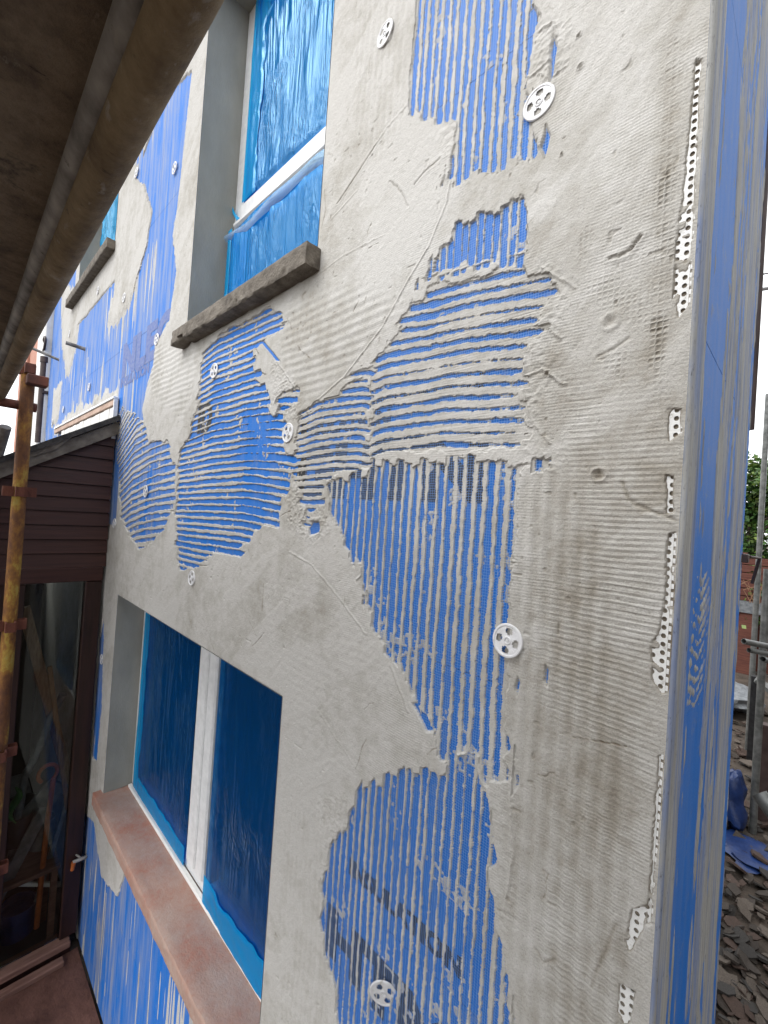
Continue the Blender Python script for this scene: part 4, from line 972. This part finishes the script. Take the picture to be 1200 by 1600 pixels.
for q, (yy, zz, ln, an, mt_, nm, lb, ct) in enumerate(((-.16, 1.25, .9, 9, 'timber', 'broom_handle', 'thin wooden broom handle leaning behind the porch glass', 'broom'), (-.30, .62, .5, -24, 'galv_bright', 'trowel_blade', 'bright steel trowel lying on the clutter in the lean-to', 'trowel'), (-.22, .40, .45, 60, 'whitepaint', 'white_batten', 'short white batten on the lean-to clutter', 'batten'), (-.14, .55, .7, -12, 'junk_grey', 'grey_pipe', 'length of grey pipe standing in the lean-to', 'pipe'))):
    mb = MB(); mb.box((-.010, -.012-.02*(q == 1), -ln/2), (.010, .012+.02*(q == 1), ln/2), Matrix.Translation((LX-.10-.02*q, yy, zz)) @ Matrix.Rotation(R(an), 4, 'X'), bev=.003); thing(mb, nm, M[mt_], lb, ct)
for q, (yy, zz, r_, mt_, lb) in enumerate(((-.31, .74, .07, 'black', 'black paint tin stacked high in the lean-to'), (-.19, .66, .06, 'junk_grey', 'grey paint tin beside the black one in the lean-to'), (-.28, .20, .09, 'bluebag', 'dark blue tub low down behind the porch glass'))):
    mb = MB(); mb.tube((LX-.20, yy, zz-.08), (LX-.20, yy, zz+.08), r_, 20, inner=r_*.92); mb.tube((LX-.20, yy, zz+.03), (LX-.20, yy, zz+.04), r_*.9, 20); thing(mb, 'paint_tin', M[mt_], lb, 'tin', True)
mb = MB().box((LX-.34, -.37, .48), (LX-.06, -.11, .505), bev=.003); mb.box((LX-.33, -.36, .014), (LX-.30, -.33, .479)); mb.box((LX-.33, -.15, .014), (LX-.30, -.12, .479)); mb.box((LX-.10, -.15, .014), (LX-.07, -.12, .479)); thing(mb, 'low_bench', M['timber_dull'], 'low wooden bench carrying tins inside the lean-to', 'bench')
# tap and orange bib on the wall by the lean-to
x_, z_ = W(136, 1338); tp = empty('outside_tap', (x_, -.01, z_)); tag(tp, 'small outside tap with an orange end by the red sill', 'tap')
MB().tube((0, .012, 0), (0, -.06, 0), .010, 12).build('spout', M['galv'], tp, True); MB().tube((-.035, -.045, .022), (.03, -.03, .03), .005, 10).build('lever', M['galv'], tp, True); MB().tube((0, -.055, .0), (0, -.060, -.045), .013, 12, .010).build('hose_end', M['orange'], tp, True)

# ------------------------------------------------------------------ far things on the wall
def wall_thing(name, mat, label, cat, mb, smooth=True): return thing(mb, name, mat, label, cat, smooth)
xa, za = W(78, 566); xb, zb_ = W(70, 664)
mb = MB(); mb.tube((xa, -.045, zb_-.2), (xa, -.045, za), .034, 14); mb.box((xa-.05, -.05, za-.35), (xa+.05, .0, za-.32)); mb.tube((xa, -.045, za-.02), (xa, -.045, za+.04), .04, 14); thing(mb, 'downpipe', M['pipe'], 'dark brown downpipe stub on the far end of the blue wall', 'pipe', True)
xa, za = W(80, 540); mb = MB(); mb.path([(xa+.07*math.cos(a), -.06, za+.07*math.sin(a)) for a in np.linspace(-1.9, 2.6, 18)]+[(xa-.06, .0, za+.04)], .012, 8); thing(mb, 'wall_hook', M['pipe'], 'curled dark hook in the blue wall above the downpipe', 'hook', True)
xa, za = W(92, 563); mb = MB(); mb.tube((xa, .02, za), (xa-.10, -.30, za+.10), .013, 8); thing(mb, 'wall_rod', M['galv'], 'thin dark rod sticking out over the downpipe', 'rod', True)
xa, za = W(133, 546); mb = MB(); mb.tube((xa, .02, za), (xa-.03, -.12, za+.02), .014, 12, inner=.010); thing(mb, 'overflow_pipe', M['galv'], 'short dull overflow pipe sticking out of the blue wall', 'pipe', True)
# neighbouring house
nb = empty('neighbour_house', (-6.5, 0, 0)); tag(nb, 'terracotta rendered neighbouring house with a white corner strip', 'house')
MB().box((-1.9, -.02, .02), (.28, 3, 6.3)).build('wall', M['pink'], nb); MB().box((.282, -.06, .02), (.82, 2.9, 6.3), bev=.01).build('corner_strip', M['whitepaint'], nb); MB().box((-1.0, -.045, .02), (-.75, -.021, 6.2)).build('pilaster', M['pink'], nb)
MB().box((-2.1, -.3, 6.302), (.9, 3.2, 6.45)).build('roof_edge', M['rooffelt'], nb)

# unseen house added to keep light off the reveals and the side wall
nb2 = empty('added_shade_house', (4.8, 2, 0)); tag(nb2, 'plain brown house added out of view to shade the side passage', 'house')
mb = MB().box((-.8, -5.5, .02), (4.5, 6.5, 5.6)); mb.build('wall', M['fascia'], nb2); MB().box((-1.0, -5.7, 5.603), (4.7, 6.7, 5.75)).build('roof_edge', M['rooffelt'], nb2)
for yy in (-3.5, .5, 4.0):
    wo_ = MB().box((-.825, yy, 3.2), (-.803, yy+1.0, 4.4)).build('window', M['pvc'], nb2); MB().box((-.835, yy+.07, 3.27), (-.827, yy+.93, 4.33)).build('pane', M['black'], wo_)
# ------------------------------------------------------------------ scaffold in front of the wall
sf = empty('scaffold', (-2.6, -.46, 0)); tag(sf, 'rusty yellow scaffold upright with stained tubes under a boarded lift', 'scaffold')
S0 = Vector((-2.6, -.46, 0))
def sp(mb, name, mat, parent=None, smooth=True):
    mb.v = [tuple(Vector(p)-S0) for p in mb.v]; return mb.build(name, mat, parent or sf, smooth)
SX, SY = -2.60, -.462
st_ = sp(MB().tube((SX, SY, .0), (SX, SY, 3.32), .028, 24), 'standard', M['rust'])
for k, zz in enumerate((.22, .85, 1.42, 2.035, 2.68, 3.27)):   # V-pressings in pairs
    for a in (0, 90, 180, 270):
        if k == 5 and a == 90: continue
        mt = Matrix.Translation((SX, SY, zz)) @ Matrix.Rotation(R(a), 4, 'Z'); mb = MB()
        mb.box((.022, -.020, -.002), (.062, -.014, .045), mt); mb.box((.022, .014, -.002), (.062, .020, .045), mt); mb.box((.058, -.0135, -.001), (.064, .0135, .044), mt)
        sp(mb, 'v_pressing', M['rust_red'], st_, False)
sp(MB().tube((SX, SY, .0), (SX, SY, .012), .07, 16), 'base_plate', M['rust_red'])
ST2 = MB().tube((1.35, -.60, .0), (1.35, -.60, 3.3), .0242, 20); sp(ST2, 'standard', M['rust'])
for yy in (-1.75,):
    for xx in (SX, 1.35): sp(MB().tube((xx, yy, 0), (xx, yy, 3.3), .0242, 20), 'standard', M['rust'])
sp(MB().tube((-2.60, -.560, 3.150), (1.5, -.618, 3.156), .0242, 28), 'ledger', M['ledger'])
sp(MB().tube((-2.7, -.575, 3.204), (1.5, -.625, 3.206), .0242, 28), 'ledger', M['galv'])
sp(MB().tube((-2.7, -1.75, 3.19), (1.5, -1.75, 3.19), .0242, 20), 'ledger', M['ledger'])
for xx in (-2.62, -1.35, .6): sp(MB().tube((xx, -1.78, 3.175) if xx > -2 else (xx, -1.78, 3.12), (xx, -.60 if xx > -2 else -.42, 3.175 if xx > -2 else 3.12), .0222, 18), 'transom', M['rust_red'] if xx < -2 else M['galv']) if xx < -2 or xx > 0 else None
sp(MB().tube((-2.75, -.52, 3.02), (-3.3, -.62, 2.2), .0242, 16), 'brace', M['galv'])
sp(MB().box((SX+.02, SY-.012, 3.215), (SX+.085, SY+.07, 3.262), bev=.004), 'wedge_clip', M['rust_red'], st_, False)
# deck boards
for (a, b_) in ((-2.72, -.33), (-.325, 1.6)):
    for j in range(5):
        y1_ = -.600-.229*j; mb = MB(); od = ('first', 'second', 'third', 'fourth', 'fifth')[j]
        mb.box((a, y1_-.225, 3.230), (b_, y1_, 3.268), bev=.004); o = thing(mb, 'deck_board', M['deck'], od+' scaffold board from the house wall overhead'+(' by the rusty upright' if a < -1 else ' past the joint'), 'scaffold board', False, 'boards of the lift overhead')
mb = MB(); mb.box((-5.2, -.80, 3.232), (-2.73, -.592, 3.27), bev=.004); thing(mb, 'deck_board', M['deck'], 'dark scaffold board running on beyond the rusty upright', 'scaffold board')

# ------------------------------------------------------------------ back garden seen past the corner
# drainpipe on the return
mb = MB(); mb.tube((-.002, SIDE_Y+.03, 3.02), (-.002, SIDE_Y+.03, 6.1), .010, 14); dpz = mb.build('downpipe', M['pipe'], None, True); tag(dpz, 'slim dark downpipe behind the house corner', 'pipe')
for q, (px, py) in enumerate(((1200, 424), (1200, 451))):
    a = at_y(1183, (430, 453)[q], .90); b_ = at_y(px+60, py-8, 1.4); mb = MB(); mb.tube(a, b_, (.0025, .005)[q], 8); thing(mb, ('cable', 'stay_rod')[q], M['pipe'], ('thin dark cable running off from the corner downpipe', 'dark stay rod fixed to the corner downpipe')[q], ('cable', 'rod')[q], True)
# bracket
p_ = at_y(1168, 880, .88); mb = MB(); mb.box((p_[0]-.012, .84, p_[2]+.002), (p_[0]+.004, .875, p_[2]+.026), bev=.002); mb.path([(p_[0]+.004, .88, p_[2]+.018), (p_[0]+.022, .93, p_[2]+.016), (p_[0]+.008, .95, p_[2]-.06)], .0045, 8); thing(mb, 'gutter_bracket', M['pipe'], 'black bent bracket on the far edge of the side wall', 'bracket', True)

# fence: horizontal slats above vertical boards
FY = 11.2
fe = empty('fence', (-.8, FY, 0)); tag(fe, 'red brown boarded fence at the end of the yard', 'fence')
for i in range(6):
    z_ = 1.38+.165*i; MB().box((-3.2, -.02, z_), (3.2, .01+.004*(i % 2), z_+.150), bev=.006).build('slat', M['fence'], fe)
for i in range(26):
    x_ = -3.2+.247*i; MB().box((x_, .012, .02), (x_+.240, .034, 1.30), bev=.004).build('fence_board', M['fence'], fe)
for i in range(5): MB().box((-3.25+1.6*i, .036, 0), (-3.15+1.6*i, .13, 2.45), bev=.005).build('post', M['fence'], fe)
MB().box((-3.2, -.05, 1.30), (3.2, .011, 1.355), bev=.005).build('rail', M['fascia'], fe)
pb = empty('planter', (-.85, FY-.30, 1.0)); tag(pb, 'grey trough planter with dry twigs against the fence', 'planter')
mb = MB(); mb.box((-.55, -.11, .24), (.45, .11, .26)); mb.box((-.55, -.11, .26), (.45, -.09, .46)); mb.box((-.55, .09, .26), (.45, .11, .46)); mb.box((-.55, -.09, .26), (-.53, .09, .46)); mb.box((.43, -.09, .26), (.45, .09, .46)); mb.build('trough', M['junk_grey'], pb)
MB().box((-.45, -.08, -1.0), (.35, .08, .239)).build('stand', M['fence'], pb)
for i in range(14):
    a = (rng.uniform(-.5, .4), rng.uniform(-.06, .06), .42); MB().path([a, (a[0]+rng.uniform(-.15, .15), a[1]-.05, .7), (a[0]+rng.uniform(-.4, .4), a[1]-.08, rng.uniform(.8, 1.1))], [.008, .006, .003], 5).build('twig', M['timber'], pb)
# tree behind the fence
def tree(loc, h, rad, seed, label, n=5200, cen=None):
    rs = random.Random(seed); tr = empty('tree', loc); tag(tr, label, 'tree', None)
    mb = MB(); mb.path([(0, 0, 0), (.05, 0, h*.3), (-.05, .05, h*.6), (0, 0, h*.9)], [.12, .10, .06, .02], 10)
    ends = []
    for i in range(16):
        z_ = h*rs.uniform(.25, .85); a = rs.uniform(0, 6.28); l = rad*rs.uniform(.5, 1); e = (l*math.cos(a), l*math.sin(a), z_+rs.uniform(.1, .6)); ends.append(e)
        mb.path([(0, 0, z_-.1), (e[0]*.5, e[1]*.5, z_+.1), e], [.04, .025, .008], 6)
    mb.build('trunk', M['bark'], tr, True)
    cl = [Vector((rs.gauss(0, rad*.5), rs.gauss(0, rad*.45), h*.2+h*.75*rs.random())) for _ in range(90)]
    vs_, fs_ = [], []
    for i in range(n):
        c_ = rs.choice(cl); p = c_+Vector((rs.gauss(0, .16), rs.gauss(0, .16), rs.gauss(0, .14)))
        d = Vector((rs.gauss(0, 1), rs.gauss(0, 1), rs.gauss(-.2, .7))).normalized(); s_ = rs.uniform(.06, .12); sd_ = d.cross(Vector((rs.gauss(0, 1), rs.gauss(0, 1), 1))).normalized()*s_*.42
        k = len(vs_); vs_ += [tuple(p), tuple(p+d*s_*.5+sd_), tuple(p+d*s_), tuple(p+d*s_*.5-sd_)]; fs_.append((k, k+1, k+2, k+3))
    mb = MB(); mb.v = vs_; mb.f = fs_; mb.m = [0]*len(fs_); mb.build('crown', M['leaf'], tr)
tree((-.75, FY+1.0, 0), 5.0, 1.15, 3, 'leafy green tree with yellowish tips directly behind the fence', 18000)
tree((.9, FY+1.6, 0), 3.9, 1.2, 8, 'darker bushy tree behind the fence further from the house wall', 12000)

# yard scaffold poles
def galv_pole(px, py, y, z0, z1, r_, label, name='scaffold_tube', mat='galv_bright', lean=0):
    p = at_y(px, py, y); thing(MB().tube((p[0]+lean, y, z0), (p[0], y, z1), r_, 16, inner=r_*.85), name, M[mat], label, 'scaffold tube', True)
galv_pole(1184, 900, 6.6, 0.0, 4.6, .030, 'tall galvanised scaffold tube nearest the tree and fence')
galv_pole(1196, 950, 4.7, .0, 2.45, .030, 'dull galvanised scaffold upright in front of the yard fence')
def htube(pa, pb_, ya, yb, r_, label, mat='galv_bright'):
    a = at_y(*pa, ya); b_ = at_y(*pb_, yb); thing(MB().tube(a, b_, r_, 16, inner=r_*.85), 'scaffold_tube', M[mat], label, 'scaffold tube', True)
htube((1162, 1002), (1215, 1013), 4.02, 4.3, .024, 'upper of two stub tubes crossing the yard upright')
htube((1170, 1016), (1215, 1024), 4.05, 4.3, .020, 'lower of two stub tubes crossing the yard upright')
htube((1192, 1030), (1230, 1040), 4.1, 4.5, .024, 'short bright tube end beside the yard upright')
htube((1186, 1240), (1230, 1300), 2.2, 2.15, .036, 'pale open pipe end lying above the rubble')
p = at_y(1178, 1120, 6.4); thing(MB().box((p[0]-.045, 6.36, .0), (p[0]+.045, 6.45, at_y(1180, 1056, 6.4)[2]), bev=.004), 'dark_post', M['black'], 'dark square post standing in the slate rubble', 'post')
p = at_y(1199, 1200, 4.9); thing(MB().box((p[0]-.05, 4.86, .0), (p[0]+.05, 4.96, at_y(1199, 1132, 4.9)[2]), bev=.004), 'dark_post', M['pipe'], 'thick dark blue black post beside the pale pipe end', 'post')
p = at_y(1186, 1058, 6.4); thing(MB().box((-.03, -.12, -.02), (.30, .12, .02), Matrix.Translation((p[0], 6.3, p[2]-.02)) @ Matrix.Rotation(R(35), 4, 'Y'), bev=.003), 'sheet_offcut', M['galv_bright'], 'pale sheet offcut propped on the dark post', 'offcut')
# blue sheeting bag
def blob(name, loc, sx, sy, sz, mat, label, cat, seed):
    mb = MB(); n, k = 20, 12; V = []
    for i in range(k+1):
        th = math.pi*i/k
        for j in range(n):
            ph = 2*math.pi*j/n; d = np.array([math.sin(th)*math.cos(ph), math.sin(th)*math.sin(ph), math.cos(th)])
            r_ = 1+.7*float(fbm(np.array([ph*1.3+3]), np.array([th*2.+seed]), seed, 3)[0])*math.sin(th); V.append((d[0]*sx*r_, d[1]*sy*r_, max(-.98*sz, d[2]*sz*r_)+sz))
    mb.v = V
    for i in range(k):
        for j in range(n): mb.f.append((i*n+j, i*n+(j+1) % n, (i+1)*n+(j+1) % n, (i+1)*n+j)); mb.m.append(0)
    o = mb.build(name, mat, None, True, loc); return tag(o, label, cat)
p = at_y(1151, 1140, 4.6); blob('rubble_sack', (p[0], 4.6, .0), .11, .14, .27, M['bluebag'], 'upright blue plastic sack against the house corner', 'sack', 2)
blob('plastic_sheet', (-.12, 4.3, .0), .20, .24, .03, M['bluebag'], 'flattened blue plastic sheet lying on the slate rubble', 'sheet', 4)
blob('dark_tarpaulin', (-.75, 8.2, .0), .5, .7, .22, M['junk_grey'], 'grey crumpled tarpaulin heap before the fence', 'tarpaulin', 5)
# broken slates and rubble
def slate_mesh(seed, mat):
    rs = random.Random(seed); n = rs.randint(5, 7); poly = []
    for i in range(n):
        a = 2*math.pi*(i+rs.uniform(-.25, .25))/n; r_ = rs.uniform(.6, 1.1); poly.append((r_*math.cos(a), .68*r_*math.sin(a)))
    mb = MB(); mb.prism(poly, lambda a, b_, d: (a, b_, d), -.08, .08); me = mb.mesh('broken_slate'); me.materials.append(mat); return me
SM = [slate_mesh(i, M['s%d' % (i % 4)]) for i in range(12)]
cnt = 0
for i in range(4000):
    if cnt >= 280: break
    px = rng.uniform(1090, 1215); py = 1620-(rng.random()**1.3)*520
    d = ray(px, py); tt = -CAM[2]/d[2]; P_ = CAM+tt*d
    if P_[1] < 1.2 or P_[1] > 9 or P_[0] > .6: continue
    s_ = rng.choice((rng.uniform(.02, .05), rng.uniform(.04, .09), rng.uniform(.06, .10)))*(1 if P_[1] < 4 else 1.4)
    o = bpy.data.objects.new('broken_slate', SM[rng.randrange(12)]); link(o); o.scale = (s_, s_, s_*rng.uniform(.6, 1.3)); o.location = (P_[0]+rng.uniform(-.1, .1), P_[1]+rng.uniform(-.1, .1), .012+s_*.12+rng.uniform(0, .03)); o.rotation_euler = (rng.gauss(0, .28), rng.gauss(0, .28), rng.uniform(0, 6.3))
    tag(o, 'broken slate fragment lying in the rubble beside the house', 'slate', 'broken slates in the yard'); cnt += 1
rs = np.random.RandomState(4); mb = MB()
for i in range(5200):
    y_ = 1.05+6*rs.rand()**1.5; x_ = -1.2+2.6*rs.rand(); s_ = .008+.028*rs.rand()**2
    q = [Vector(rs.normal(size=3)).normalized()*s_*(.6+.6*rs.rand()) for _ in range(4)]; c_ = Vector((x_, y_, s_*.5)); k = len(mb.v); mb.v += [tuple(c_+Vector((p.x, p.y, p.z*.5))) for p in q]; mb.f += [(k, k+1, k+2), (k, k+2, k+3), (k, k+3, k+1), (k+1, k+3, k+2)]; mb.m += [0]*4
o = mb.build('rubble', M['s1']); o['kind'] = 'stuff'; o['label'] = 'small dark slate rubble covering the yard'
